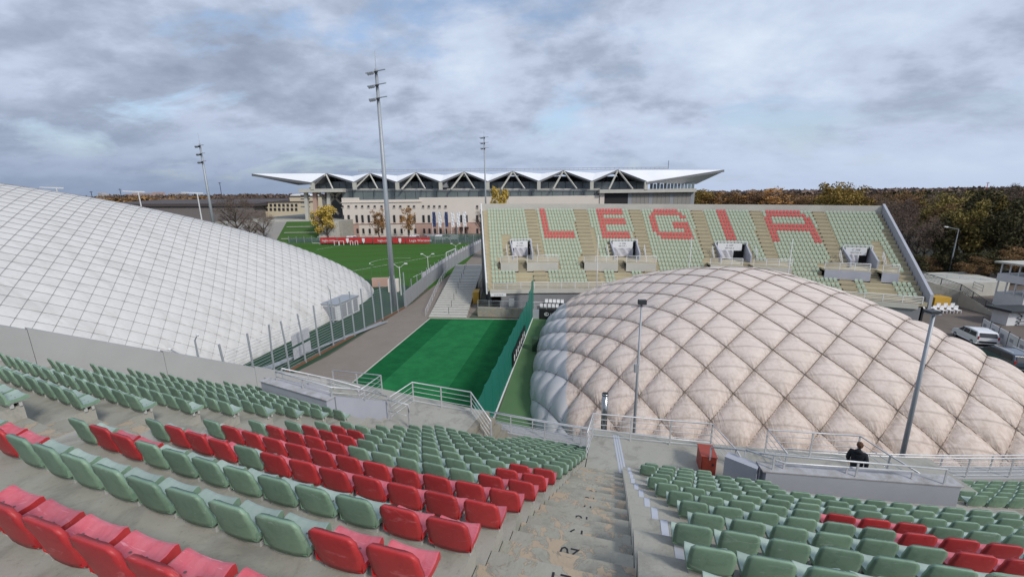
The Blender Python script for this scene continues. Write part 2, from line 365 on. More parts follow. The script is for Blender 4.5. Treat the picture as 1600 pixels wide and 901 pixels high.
# ================================================================== ground and setting
def flat(name, pts, z, m, **k):
    mb = MB(); mb.poly([(p[0], p[1], z) for p in pts]); return struct(name, mb, m, **k)
mb = MB()
mb.poly([(-6000, -6000, G), (6000, -6000, G), (6000, 6000, G), (-6000, 6000, G)])
struct('ground', mb, 'earth')
Z1, Z2, Z3, Z4 = G + .01, G + .014, G + .018, G + .022
flat('service_path', [(-23.6, 34), (-22.6, 20), (-8, 10), (-14.9, 38.4), (-11.9, 56.9), (-6.4, 56.3), (-5.5, 62), (-5, 140), (-9.5, 140), (-13.6, 100), (-16.3, 66), (-20.5, 43)], G + .006, 'path_paving')
flat('practice_turf', [(-14.8, 38.4), (-19.5, 12), (-7, 12), (-1.3, 30.7), (2.8, 55.6), (-11.8, 56.8)], Z2, 'turf')
flat('turf_stripe', [(-12.0, 38), (-16.3, 14), (-9.2, 14), (-5.6, 37), (-2.6, 56.1), (-8.6, 56.5)], Z3, 'turf_light')
flat('court_surround', [(-1.15, 30.7), (-4.5, 10), (50, 4), (62, 42), (50, 58), (3.0, 58)], G + .012, 'court_green')
flat('side_lawn', [(-24.0, 30), (-20.8, 43), (-16.6, 66), (-24, 92), (-60, 100), (-80, 30)], G + .003, 'deep_green')
flat('training_pitch', [(-33, 87.5), (-15.6, 76), (-12.0, 106), (-9.8, 151), (-100, 156), (-112, 100)], G + .009, 'pitch_grass')
flat('car_park', [(50, 30), (62, 26), (110, 60), (100, 85), (58, 75), (52, 58)], G + .020, 'brown_yard')
flat('street', [(-130, 155), (40, 152), (40, 176), (-130, 178)], G + .016, 'asphalt')
# pitch markings
mb = MB()
def line(a, b, wd=.14, z=Z3):
    a, b = Vector((*a, z)), Vector((*b, z)); d = (b - a).normalized(); n = Vector((-d.y, d.x, 0)) * wd / 2; mb.poly([a - n, b - n, b + n, a + n])
a0, a1 = (-40.5, 93.0), (-16.6, 131.0)
line((-36.5, 88.6), (-15.2, 129.5)) if False else None
line((-41, 92), (-15.7, 129.4)); line((-15.7, 129.4), (-16.9, 142.4)); line((-65.5, 138), (-62.3, 151.3)); line((-21.5, 88), (-15.8, 118))
for i in range(16):
    t0, t1 = PI * i / 16, PI * (i + 1) / 16
    c0 = Vector((-32.2, 110.5)); ax = Vector((.50, .78)).normalized(); bx = Vector((-ax.y, ax.x))
    p = [c0 + ax * math.cos(t) * 6.5 + bx * math.sin(t) * 5.2 for t in (t0, t1)]; line(p[0], p[1])
struct('pitch_markings', mb, 'line_white')
mb = MB(); mb.wall((-14.85, 38.4), (-11.85, 56.85), G, G + .06, .12); mb.wall((-11.85, 56.85), (2.85, 55.65), G, G + .07, .14); mb.wall((-20, 10), (-14.85, 38.4), G, G + .06, .12)
struct('turf_kerb', mb, 'far_wall')

# ================================================================== near grandstand (a bowl: rows are arcs round NC)
NC = Vector((20.14, 72.43, 0))
def drift(th):
    if th <= 20.5: return 0.0
    if th <= 24: return .09 * (th - 20.5) / 3.5
    return .09 - .34 * ((th - 24) / 5.1) ** 1.6
def kadj(k): return k if k >= 0 else k * .82
def nr(k, th): k = k if k >= 0 else k * .96; return 71.05 - .9 * (-2.24 + .965 * k + drift(th))
def zf(k): return -2.96 - .507 * kadj(k)
def NP(k, th, z=None, dr=0.0):
    r = nr(k, th) + dr; t = math.radians(th); return Vector((NC.x - r * math.sin(t), NC.y - r * math.cos(t), zf(k) if z is None else z))
def arc_block(mb, k, kb, th0, th1, z0, z1, nose=-.30, step=1.2, drf=None, drb=None):
    n = max(1, int(abs(th1 - th0) / step + .5)); ths = [th0 + (th1 - th0) * i / n for i in range(n + 1)]
    df = nose if drf is None else drf; db = nose if drb is None else drb
    b = len(mb.v)
    for t in ths:
        for kk, dd, z in ((k, df, z0), (k, df, z1), (kb, db, z1), (kb, db, z0)): mb.v.append(tuple(NP(kk, t, z, dd)))
    for i in range(n):
        o = b + 4 * i
        for a in range(4): mb.face([o + a, o + (a + 1) % 4, o + 4 + (a + 1) % 4, o + 4 + a][::-1])
    mb.face([b, b + 1, b + 2, b + 3]); mb.face([b + 4 * n + 3, b + 4 * n + 2, b + 4 * n + 1, b + 4 * n])
stand = thing('grandstand', 'grey concrete grandstand terrace in the foreground carrying red and green seats', 'grandstand', NP(6, 16))
A1, A2, A3 = (15.3, 16.6), (21.98, 23.55), (4.4, 5.9)     # stairways in degrees round the bowl
def segs(k):
    s = [(-9, A3[0]), (A3[1], A1[0]), (A1[1], A2[0]), (A2[1], 29.7)]
    if 10 <= k <= 12: s[3:] = [(A2[1], 24.25), (27.75, 29.7)]
    if k == 12: s = [(-9, 6.75) if a < 0 else (a, b) for a, b in s]; s = [(-9, 6.75), (11.7, A1[0]), (A1[1], A2[0]), (A2[1], 24.25), (27.75, 29.7)]
    if 13 <= k <= 15: s = [(-9, 4.8), (16.5, 21.15)]
    if k >= 16: s = [(-9, 29.7)]
    return s
for k in range(-3, 18):
    for a, b in segs(k): mb = MB(); arc_block(mb, k, k - 1, a, b, zf(k) - .62, zf(k)); mb.build('terrace_step', 'concrete', stand)
# stair treads: two risers to a row, sunk between the terrace blocks
def stairs(ths, k0, k1, m):
    for k in range(k0, k1 + 1):
        for h in (0, 1):
            mb = MB()
            kk = k - .5 * h; z = zf(k) - .25 + .2535 * h
            mb2 = arc_block(mb, kk, kk - .5, ths[0], ths[1], z - .5, z, step=3)
            mb.build('stair_step', m, stand)
stairs((A1[0] + .01, A1[1] - .01), -3, 12, 'concrete_flaked')
stairs((A2[0] + .01, A2[1] - .01), -3, 12, 'concrete_flaked')
stairs((A3[0] + .01, A3[1] - .01), 0, 12, 'concrete_flaked')
# painted row numbers, read from below
for i, k in enumerate(range(2, 11)):
    num = str(20 - i + 1)
    c = NP(k - .5, 15.95, zf(k) + .0075, -.30 + .17)
    if k > 8: c = NP(k - .5, 15.93, zf(k) + .0075, -.30 + .17)
    t = math.radians(15.95); M_ = frame_m(c, (-math.cos(t), math.sin(t), 0), (-math.sin(t) , -math.cos(t), 0))
    text_mesh(num, .27, M_, 'row_number', 'paint_black', stand)
# landings
PK = 15.35
for a, b in ((21.2, 29.7), (4.82, 16.47)):
    mb = MB(); arc_block(mb, PK, 12, a, b, zf(16) - .4, zf(13), drf=-.3, drb=-.3)
    mb.build('landing', 'concrete', stand)
mb = MB(); arc_block(mb, 17.9, 17, -9, 29.7, G, zf(17) + .18, drf=-.3, drb=-.3); mb.build('front_wall', 'parapet', stand)
mb = MB()
for i, kk in enumerate((13.2, 13.9, 14.6, 15.3)):
    mb = MB(); arc_block(mb, 15.4, 12.9, 20.95 - .28 * i, 21.22 - .28 * i, zf(16), zf(13) - .25 * i - .02, step=3); mb.build('stair_step', 'concrete_riser', stand)
for i in range(5):
    mb = MB(); arc_block(mb, 15.35, 13.2, 11.75 - .0 * i, 12.1, zf(16), zf(13) + .012, step=3)
# parapet wall on the left edge of the bowl
wall_l = thing('parapet_wall', 'long light grey concrete parapet wall closing off the left side of the stand', 'wall', NP(8, 29))
k = -3.0
while k < 18:
    k2 = min(k + 3.5, 18.2); mb = MB(); a, b = NP(k, 29.8), NP(k2, 29.8)
    mb.wall(a, b, (zf(k) - 1.5, zf(k2) - 1.5), (zf(k) + 1.30, zf(k2) + 1.24), .25); mb.build('wall_panel', 'parapet', wall_l); k = k2 + .012
mb = MB(); a, b = NP(-3, 30.0), NP(18, 30.0); mb.wall(a, b, G, (zf(-3) - 1.4, zf(18) - 1.4), .3); mb.build('footing_wall', 'parapet', wall_l)
# side walls of the way down under the stand
vl = thing('stairwell_wall', 'blue grey painted wall round the stairwell at the left, rails on top', 'wall', (-6.5, 13.5, -9.55))
mb = MB(); mb.wall((-9.83, 15.12), (-6.55, 13.50), -9.7, -7.02, .34); mb.build('rear_wall', 'bluegrey_paint', vl)
mb = MB(); mb.wall((-6.58, 13.72), (-5.62, 16.5), -9.56, (-7.02, -8.72), .30); mb.build('side_wall', 'bluegrey_paint', vl)
mb = MB(); mb.wall((-9.88, 15.30), (-8.9, 18.1), -9.56, (-7.02, -8.72), .30); mb.build('side_wall', 'bluegrey_paint', vl)
mb = MB(); mb.wall((-9.86, 15.135), (-6.5, 13.475), -7.02, -6.985, .40); mb.build('coping', 'bluegrey_top', vl)
vr = thing('stairwell_wall', 'long blue grey wall with flaking top behind the seats at right', 'wall', (10, 11, -9.55))
mb = MB(); mb.wall((7.66, 11.10), (12.74, 10.34), -9.7, -8.25, .42); mb.build('rear_wall', 'bluegrey_paint', vr)
mb = MB(); mb.wall((6.88, 11.78), (7.54, 11.14), -9.7, -8.253, .34); mb.build('side_wall', 'bluegrey_paint', vr)
mb = MB(); mb.wall((7.55, 11.125), (12.80, 10.345), -8.25, -8.215, .50); mb.build('coping', 'bluegrey_top', vr)

# ------------------------------------------------------------------ railings
def resample(pts, gap):
    out = []
    for i in range(len(pts) - 1):
        a, b = Vector(pts[i]), Vector(pts[i + 1]); n = max(1, round((b - a).length / gap))
        for j in range(n): out.append(a + (b - a) * j / n)
    out.append(Vector(pts[-1])); return out
def railing(label, top, h=1.05, bars=4, gap=1.4, m='steel', group=None, r=.028, rb=.014, foot=True, low=.12, cat='railing', posts=True, pw=.055):
    top = [Vector(p) for p in top]; c = sum(top, Vector()) / len(top); t = thing('metal_railing', label, cat, c - Vector((0, 0, h)), group)
    mb = MB(); mb.tube(top, r, 8); mb.build('handrail', m, t, smooth=True)
    for i in range(bars):
        dz = h - low - (h - low) * i / max(1, bars) if bars > 1 else h * .5
        mb = MB(); mb.tube([p - Vector((0, 0, dz)) for p in top], rb, 5); mb.build('rail_bar', m, t, smooth=True)
    if posts:
        for p in resample(top, gap):
            mb = MB(); mb.beam(p - Vector((0, 0, h)), p - Vector((0, 0, .02)), pw, pw * .45); mb.build('post', m, t)
    return t
zp = zf(13); zt = zp + 1.05
def P2(k, th, z): return NP(k, th, z, -.2)
railing('grey metal railing round the front of the central landing, facing the pink dome', [NP(13.35, 16.5, zt), NP(15.0, 16.42, zt), NP(15.25, 12.2, zt), NP(14.2, 11.62, zt - .42), NP(13.4, 11.4, zt - .8)], gap=1.45)
railing('low grey handrail beside the orange box on the central landing', [NP(13.42, 12.6, zt + .02), NP(12.95, 12.0, zt + .3), Vector((7.85, 10.95, -7.72)), Vector((12.3, 10.22, -7.74))], h=.5, bars=0, gap=2.0)
railing('short lower grey handrail fixed along the flaking wall top at right', [Vector((7.3, 11.5, -7.9)), Vector((8.2, 10.98, -8.02)), Vector((11.6, 10.46, -7.98))], h=.22, bars=0, gap=1.7)
railing('grey railing boxing in the right landing behind the person in black', [Vector((9.1, 12.13, -8.5)), NP(15.2, 10.4, zt), NP(15.2, 7.5, zt), NP(14.1, 7.2, zt - .1), Vector((13.3, 11.0, -9.0))], gap=1.5)
railing('grey railing on the left landing above the green turf, with stair rail', [NP(13.16, 24.5, zt), NP(15.0, 24.5, zt), NP(15.2, 21.6, zt), NP(13.9, 20.2, -9.0)], gap=1.5)
railing('thin grey stair handrail at the foot of the upper left stairs', [NP(12.9, 24.4, zt), NP(12.9, 23.4, zt + .02), NP(12.85, 23.35, zt - .3)], bars=1, gap=1.2)
railing('U shaped grey railing at the far side of the left stairwell', [Vector((-9.1, 19.34, -8.5)), Vector((-6.45, 18.66, -8.5)), Vector((-6.96, 17.0, -8.5))], gap=1.5)
railing('long grey handrail running over the left stairwell wall top', [Vector((-9.26, 14.95, -6.6)), Vector((-6.5, 13.55, -6.6)), Vector((-5.9, 15.0, -7.45)), Vector((-5.5, 16.4, -8.45))], h=.42, bars=1, gap=1.8, low=.05)
railing('second grey handrail across the left stairwell opening', [Vector((-9.4, 15.6, -6.75)), Vector((-8.6, 18.0, -8.35)), Vector((-7.0, 17.4, -8.5))], h=.4, bars=1, gap=1.8, low=.05)
zfr = -10.52
fr = [NP(17.45, t, zfr) for t in (22.2, 20.5, 18.8, 17.1, 15.4, 13.7, 12, 10.3, 8.6, 6.9, 5.2, 3.5, 1.8, .1, -1.6, -3.3)]
railing('long grey metal railing along the front edge of the stand, before the dome', fr, h=1.08, bars=5, gap=1.7)
railing('outer grey railing doubling the front railing at the right end', [NP(17.85, t, zfr - .12) for t in (8.5, 6.5, 4.5, 2.5, .5, -1.5, -3.3)], h=.95, bars=4, gap=1.9)
railing('outer grey railing doubling the front railing below the landing', [NP(17.85, t, zfr - .15) for t in (21.5, 19.5, 17.5, 15.5, 13.5, 11.5)], h=.95, bars=3, gap=2.1)

# cable tape stuck down the right side of the stairs
tp = thing('cable_tape', 'grey tape strips stuck down the right side of the central stairs', 'tape', NP(9, 15.1))
prev = None
for k in range(3, 13):
    th = 15.12 + (k - 3) * -.0 if k < 13 else 15.4
    th = 14.86 + .045 * (k - 3)
    if k >= 9: th = 15.12
    for dth in (.0, ):
        mb = MB(); t0, t1 = th - .055, th + .035
        mb.poly([NP(k, t0, zf(k) + .006, -.3), NP(k, t1, zf(k) + .006, -.3), NP(k - 1, t1 , zf(k) + .006, -.32), NP(k - 1, t0, zf(k) + .006, -.32)]); mb.build('tape_strip', 'tape', tp)
        mb = MB(); mb.poly([NP(k, t0, zf(k) + .006, -.306), NP(k, t1, zf(k) + .006, -.306), NP(k, t1, zf(k + 1) + .006, -.306), NP(k, t0, zf(k + 1) + .006, -.306)]); mb.build('tape_strip', 'tape', tp)
for dx in (-.085, .0, .085):
    mb = MB(); mb.poly([NP(12.05, 15.20 + dx, zp + .006, -.3), NP(12.05, 15.265 + dx, zp + .006, -.3), NP(15.1, 15.585 + dx, zp + .006, -.3), NP(15.1, 15.52 + dx, zp + .006, -.3)]); mb.build('tape_strip', 'tape', tp)
# fire box
bx = thing('hydrant_box', 'orange red metal cabinet standing on the landing by the grey railing', 'cabinet', (6.75, 12.7, zp))
Rz = Matrix.Rotation(math.radians(-14), 3, 'Z')
mb = MB(); mb.box((-.24, -.32, 0), (.24, .42, .66), Rz, (6.80, 12.82, zp)); mb.build('body', 'orange_box', bx)
mb = MB(); mb.box((-.26, -.34, .66), (.26, .44, .69), Rz, (6.80, 12.82, zp)); mb.build('lid', 'orange_box', bx)
mb = MB(); mb.box((-.21, -.335, .05), (.21, -.322, .62), Rz, (6.80, 12.82, zp)); mb.build('door', 'orange_box', bx)
mb = MB(); mb.box((.13, -.365, .38), (.16, -.336, .46), Rz, (6.80, 12.82, zp)); mb.build('handle', 'dark_metal', bx)
# flue pipe and lamp poles at the front of the stand
fl = thing('flue_pipe', 'shiny steel flue pipe standing upright behind the front railing', 'pipe', (4.35, 17.9, -11.5))
mb = MB(); mb.cyl((4.36, 17.9), .15, -12.2, -9.27, 16); mb.build('pipe', 'chrome', fl, smooth=True)
mb = MB(); mb.cyl((4.36, 17.9), .165, -9.30, -9.22, 16); mb.build('collar', 'chrome', fl, smooth=True)
mb = MB(); mb.cyl((4.36, 17.9), .13, -9.22, -9.216, 16); mb.build('mouth', 'black', fl)
def ztop_at(x, y, py):
    lo, hi = -30.0, 40.0
    for _ in range(50):
        mid = (lo + hi) / 2
        if proj((x, y, mid))[1] > py: lo = mid
        else: hi = mid
    return lo
lp = thing('lamp_post', 'slim grey pole with a square floodlight in front of the pink dome', 'lamp post', (5.7, 17.5, -11.6), 'floodlight poles at the front of the stand')
zt_ = ztop_at(5.7, 17.5, 474)
mb = MB(); mb.tube([(5.7, 17.5, -12.3), (5.7, 17.5, -9.2), (5.7, 17.5, zt_)], [.075, .062, .04], 8); mb.build('pole', 'galv', lp, smooth=True)
mb = MB(); mb.box((-.17, -.12, 0), (.17, .10, .20), None, (5.7, 17.45, zt_ - .02)); mb.build('floodlight', 'dark_metal', lp)
mb = MB(); mb.beam((5.25, 17.5, zt_ - .13), (6.25, 17.5, zt_ - .13), .035); mb.build('crossarm', 'galv', lp)
mb = MB(); mb.box((-.09, -.1, 0), (.09, .02, .38), None, (5.6, 17.45, ztop_at(5.7, 17.5, 580))); mb.build('junction_box', 'panel_grey', lp)
lp = thing('lamp_post', 'grey pole with a flat floodlight head leaning against the sky right of the person', 'lamp post', (17.2, 16.1, -11.6), 'floodlight poles at the front of the stand')
zt_ = ztop_at(17.2, 16.1, 490)
mb = MB(); mb.tube([(17.2, 16.1, -12.3), (17.2, 16.1, zt_)], [.10, .062], 8); mb.build('pole', 'galv', lp, smooth=True)
mb = MB(); mb.box((-.24, -.15, 0), (.16, .15, .06), None, (17.15, 16.05, zt_)); mb.build('bracket', 'galv', lp)
mb = MB(); mb.box((-.30, -.18, .08), (.14, .18, .17), None, (17.1, 16.0, zt_)); mb.build('floodlight', 'dark_metal', lp)

# ================================================================== seats
def seat_parts(lod=0):
    # local: x along the row, y towards the pitch, z up; top of the backrest over y = 0
    zs = [(.075, .214, .060), (.14, .224, .046), (.25, .226, .026), (.35, .223, .010), (.405, .215, .004), (.440, .196, .001), (.456, .168, .004), (.459, .10, .008)]
    us = [-1, -.8, -.45, 0, .45, .8, 1]
    back = MB(); nU = len(us)
    def pt(i, j, side):
        z, hw, y = zs[i]; u = us[j]; yy = y + (.030 if i < 3 else .012 if i < 5 else .004) * abs(u) ** 3 + (.034 if side else 0)
        s_ = .985 if side else 1.0
        return (u * hw * s_, yy, z - (.004 if side and i > 4 else 0))
    for side in (0, 1):
        for i in range(len(zs)):
            for j in range(nU): back.v.append(pt(i, j, side))
    o = len(zs) * nU
    for i in range(len(zs) - 1):
        for j in range(nU - 1):
            a = i * nU + j; back.mi = 0; back.face([a, a + 1, a + nU + 1, a + nU]); back.mi = 1; back.face([o + a + 1, o + a, o + a + nU, o + a + nU + 1])
    ring = [j for j in range(nU)] + [i * nU + nU - 1 for i in range(1, len(zs))] + [(len(zs) - 1) * nU + j for j in range(nU - 2, -1, -1)] + [i * nU for i in range(len(zs) - 2, 0, -1)]
    back.mi = 0
    for a, b in zip(ring, ring[1:] + ring[:1]): back.face([b, a, a + o, b + o])
    pan = MB(); ys = [(.066, .175), (.10, .150), (.17, .142), (.26, .152), (.325, .172), (.348, .164), (.353, .12)]
    xs = [-.226, -.212, -.11, 0, .11, .212, .226]
    def pz(z, x): return z + (.020 if abs(x) > .21 else (.014 if abs(x) > .2 else 0)) - (.0 if abs(x) > .1 else .006)
    nX = len(xs)
    for y, z in ys:
        for x in xs: pan.v.append((x * (1 if y < .3 else .97), y, pz(z, x)))
    for i in range(len(ys) - 1):
        for j in range(nX - 1): pan.mi = 1; a = i * nX + j; pan.face([a, a + 1, a + nX + 1, a + nX])
    b = len(pan.v)      # underside skirt
    rim = [i * nX for i in range(len(ys))] + [(len(ys) - 1) * nX + j for j in range(1, nX)] + [i * nX + nX - 1 for i in range(len(ys) - 2, -1, -1)]
    for a in rim: p = pan.v[a]; pan.v.append((p[0] * .985, p[1] - .0, min(p[2] - .045, .105)))
    pan.mi = 0
    for q in range(len(rim) - 1): pan.face([rim[q], rim[q + 1], b + q + 1, b + q][::-1])
    pan.face([b + q for q in range(len(rim))])
    for bx0, by0 in ((-.08, .225), (.08, .225)):
        pan.mi = 2; pan.poly([(bx0 + math.cos(a_) * .014, by0 + math.sin(a_) * .009, .1495) for a_ in [2 * PI * q_ / 8 for q_ in range(8)]])
    br = MB(); br.box((-.19, .11, .0), (.19, .16, .10)); br.box((-.19, .22, .0), (.19, .26, .10)); br.box((.16, .08, .085), (.205, .31, .112))
    return back, pan, br
SB, SP, SBR = seat_parts()
SM = {}
for c_ in ('green', 'red'):
    SM[c_] = (SB.mesh(c_ + '_back', [c_ + '_plastic', c_ + '_faded'], smooth=True), SP.mesh(c_ + '_pan', [c_ + '_plastic', c_ + '_faded', 'bolt'], smooth=False))
SBM = SBR.mesh('bracket', 'bracket')
RED = {-1: set(range(40)), 0: {0, 1, 10, 11}, 1: {0, 1, 9, 10}, 2: {0, 1, 2, 3, 4, 5, 6, 8, 9, 10}, 3: set(range(11)), 4: {0, 1, 7, 8, 9, 10}, 5: {0, 1, 8, 9, 10}, 6: {0, 1, 9, 10}}
RED[3] = {0, 1, 2, 3, 4, 5, 6, 7, 8, 9, 10}; RED[2] = {0, 1, 2, 3, 4, 8, 9, 10, 5, 6}; RED[4] = {0, 1, 7, 8, 9, 10}
REDR = {3: {7, 8, 9}, 4: {6, 7, 8, 9}, 5: {6, 7, 8}, 6: {5, 6, 7}, 7: set()}
REDR0 = {2: set(), 3: {7, 8, 9, 10}}
seats = []      # (block, k, i, th, colour)
for k in range(-1, 17):
    n = 12 if k <= 12 else 6
    for i in range(n + (2 if k < 1 else 0)):
        th = 16.92 + math.degrees(i * .53 / nr(k, 18)); 
        if k > 12 and th > 19.9: continue
        if th > 21.9 + .05: continue
        seats.append(('left', k, i, th, 'red' if (k in RED and i in RED[k]) else 'green'))
for k in range(0, 11):
    i = 0
    while True:
        th = 23.85 + math.degrees(i * .53 / nr(k, 26))
        if th > 29.3: break
        if k <= 9 or th > 27.6: seats.append(('far left', k, i, th, 'green'))
        i += 1
FIRST = {3: 14.91, 4: 14.61, 5: 14.62, 6: 14.67, 7: 14.77, 8: 14.85, 9: 14.68, 10: 14.51, 11: 14.85, 12: 14.67}
for k in range(1, 13):
    i = 0
    while True:
        th = FIRST.get(k, 14.9) - math.degrees(i * .53 / nr(k, 10))
        if th < (6.45 if k < 10 else 11.9 if k < 12 else 13.0): break
        seats.append(('right', k, i, th, 'red' if (k in REDR and i in REDR[k]) else 'green')); i += 1
for k in range(12, 17):
    i = 0
    while True:
        th = 6.35 - math.degrees(i * .53 / nr(k, 2))
        if th < -2.5: break
        seats.append(('far right', k, i, th, 'green')); i += 1
for k in (15, 16):       # low rows right below the landings
    for i in range(14):
        pass
def seat_mat(k, th):
    thc = math.radians(th - math.degrees(.215 / nr(k, th)))
    r = nr(k, th) - .02; p = Vector((NC.x - r * math.sin(thc), NC.y - r * math.cos(thc), zf(k)))
    y = Vector((math.sin(thc), math.cos(thc), 0)); x = Vector((y.y, -y.x, 0)); return p, x, y
vis = []
for s_ in seats:
    p, x, y = seat_mat(s_[1], s_[3]); q = proj(p + Vector((0, 0, .4)))
    if q is None or not (-120 < q[0] < 1700 and q[1] < 990): continue
    vis.append((p.length if (-15 < q[0] < 1615 and q[1] < 905) else 900 + p.length, s_, p, x, y))
vis.sort(key=lambda t: t[0])
ind, rest = vis[:300], vis[300:]
rows_in = {}
for d, s_, *_x in ind: rows_in.setdefault(s_[0], set()).add(s_[1])
for b_ in rows_in: rows_in[b_] = {k: j + 1 for j, k in enumerate(sorted(rows_in[b_]))}
AIS = {'left': 'central stairs', 'right': 'central stairs', 'far left': 'upper left stairs', 'far right': 'wall end'}
for d, (blk, k, i, th, c_), p, x, y in ind:
    lab = '%s plastic seat, %s from the %s, in the %s row, %s block' % (c_, ORD[i + 1], AIS[blk], ORD[rows_in[blk][k]], blk)
    R = Matrix(((x.x, y.x, 0, p.x), (x.y, y.y, 0, p.y), (0, 0, 1, p.z), (0, 0, 0, 1)))
    a = random.gauss(0, .012); R = R @ Matrix.Rotation(a, 4, 'Z') @ Matrix.Rotation(random.gauss(0, .010), 4, 'X')
    t = thing('stadium_chair', lab, 'seat', group='%s seats on the near stand' % c_); t.matrix_world = R
    for nm, me in (('backrest', SM[c_][0]), ('seat_pan', SM[c_][1]), ('bracket', SBM)):
        o = bpy.data.objects.new(nm, me); col.objects.link(o); o.parent = t
mb = MB()
for d, (blk, k, i, th, c_), p, x, y in rest:
    mi = {'green': 0, 'red': 2}[c_]
    for src in (SB, SP, SBR):
        b = len(mb.v)
        for v in src.v: q = p + x * v[0] + y * v[1]; mb.v.append((q.x, q.y, p.z + v[2]))
        for f_, m_ in zip(src.f, src.m): mb.f.append(tuple(b + a for a in f_)); mb.m.append(4 if src is SBR else (5 if m_ == 2 else mi + m_))
o = mb.build('stadium_seats', ['green_plastic', 'green_faded', 'red_plastic', 'red_faded', 'bracket', 'bolt']); tag(o, 'remaining small green seats low on the near stand by the front railing', 'seats'); o['kind'] = 'stuff'
print('near seats', len(ind), len(rest))

# ================================================================== air domes
def dome_frame(p):
    cx, cy, a, b, h, az, e1, e2 = p; A = math.radians(az); ca, sa = math.cos(A), math.sin(A)
    def height(x, y):
        n = ((np.abs(x / a)) ** e1 + (np.abs(y / b)) ** e1) ** (1 / e1); n = np.minimum(n, 1.0)
        return h * (1 - n ** e2) ** (1 / e2)
    def world(x, y, z): return cx + x * ca + y * sa, cy - x * sa + y * ca, G + z
    return height, world
def fast_mesh(name, V, F, mats, midx=None, smooth=True, attrs=None):
    me = bpy.data.meshes.new(name); nv, nf = len(V), len(F)
    me.vertices.add(nv); me.vertices.foreach_set('co', np.asarray(V, 'f').ravel())
    me.loops.add(nf * 4); me.polygons.add(nf)
    me.polygons.foreach_set('loop_start', np.arange(nf, dtype='i') * 4); me.loops.foreach_set('vertex_index', np.asarray(F, 'i').ravel())
    for m in mats: me.materials.append(MATS[m])
    if midx is not None: me.polygons.foreach_set('material_index', np.asarray(midx, 'i'))
    me.polygons.foreach_set('use_smooth', np.ones(nf, dtype=bool))
    for k, v in (attrs or {}).items():
        at = me.attributes.new(k, 'FLOAT', 'POINT'); at.data.foreach_set('value', np.asarray(v, 'f').ravel())
    me.update(calc_edges=True); me.validate(); return me
def dome_grid(p, nq, nt):
    """polar-ish grid over the footprint: denser at the skirt"""
    cx, cy, a, b, h, az, e1, e2 = p
    t = np.linspace(0, 2 * np.pi, nt, endpoint=False); s = np.linspace(0, 1, nq)
    q = 1 - (1 - s) ** 1.6
    T, Q = np.meshgrid(t, q); c, si = np.cos(T), np.sin(T); f_ = (np.abs(c) ** e1 + np.abs(si) ** e1) ** (-1 / e1)
    return a * c * f_ * Q, b * si * f_ * Q
# -- pillowed pink dome over the centre court
DP = (21.88, 38.3, 19.62, 20.5, 10.12, 7.37, 3.73, 1.52)
height, world = dome_frame(DP)
# arc length across the vault (y direction) used to lay out the cable net
yy = np.linspace(0, DP[3], 400); zz = height(np.zeros_like(yy), yy); sl = np.concatenate([[0], np.cumsum(np.hypot(np.diff(yy), np.diff(zz)))])
def arc(y): return np.sign(y) * np.interp(np.abs(y), yy, sl)
xx = np.linspace(0, DP[2], 400); zz2 = height(xx, np.zeros_like(xx)); sl2 = np.concatenate([[0], np.cumsum(np.hypot(np.diff(xx), np.diff(zz2)))])
def arcx(x): return np.sign(x) * np.interp(np.abs(x), xx, sl2)
PXN, PYN = 3.30, 4.10      # net periods
X0, Y0 = -8.41, -11.95     # one node
def net_uv(x, y):
    dx_, ds_ = arcx(x) - arcx(np.array(X0)), arc(y) - arc(np.array(Y0))
    return (2.05 * dx_ + 1.2 * ds_) / 5.89, (1.8 * dx_ - 1.82 * ds_) / 5.89
    ax = (arcx(x) - arcx(np.array(X0))) / PXN; ay = (arc(y) - arc(np.array(Y0))) / PYN
    return ax + ay, ax - ay
nq, nt_ = 330, 1100
gx, gy = dome_grid(DP, nq, nt_)
gz = height(gx, gy); u_, v_ = net_uv(gx, gy)
def tri(v): fr = v - np.floor(v); return np.minimum(fr, 1 - fr) * 2      # 0 on a cable, 1 mid cell
du, dv = tri(u_), tri(v_)
bulge = (1 - (1 - du) ** 2.3) ** .80 * (1 - (1 - dv) ** 2.3) ** .80
# normals of the plain shell
e = 1e-2
hx = (height(gx + e, gy) - height(gx - e, gy)) / (2 * e); hy = (height(gx, gy + e) - height(gx, gy - e)) / (2 * e)
hx = np.clip(np.nan_to_num(hx), -6, 6); hy = np.clip(np.nan_to_num(hy), -6, 6); nn = np.sqrt(1 + hx ** 2 + hy ** 2)
steep = np.clip(.12 + .90 * (1 - gz / DP[4]) * 1.6, 0, 1.1)
rng = np.random.default_rng(3)
# wrinkles radiating from the nodes
cellx, celly = u_ - np.round(u_), v_ - np.round(v_); rad = np.hypot(cellx, celly); ang = np.arctan2(celly, cellx)
seedn = np.sin(np.round(u_) * 12.9898 + np.round(v_) * 78.233) * 43.7
wr = (np.sin(ang * 17 + seedn * 7) + .6 * np.sin(ang * 29 + seedn * 3)) * np.exp(-(rad / .20) ** 2) * np.clip(rad / .05, 0, 1)
ph = np.sin(gx * 1.1 + 2.3 * np.sin(gy * .7)) + np.sin(gy * 1.9 + 1.7 * np.sin(gx * .9))
disp = .35 * bulge * steep + .028 * wr * steep * (bulge > .02) + .012 * ph * bulge
edge = np.clip(gz / 1.2, 0, 1); disp = disp * (.5 + .5 * edge)
wx, wy, wz = world(gx - hx / nn * disp, gy - hy / nn * disp, gz + disp / nn)
V = np.stack([wx, wy, wz], -1).reshape(-1, 3); SX, SY = gx.copy(), arc(gy)
up_ = np.where(np.abs(gy) > 6, -np.sign(gy), 0)
below = (arc(gy) - arc(np.array(Y0))) / PYN; fr_n = np.abs(rad)
nodew = np.exp(-(rad / .30) ** 2)
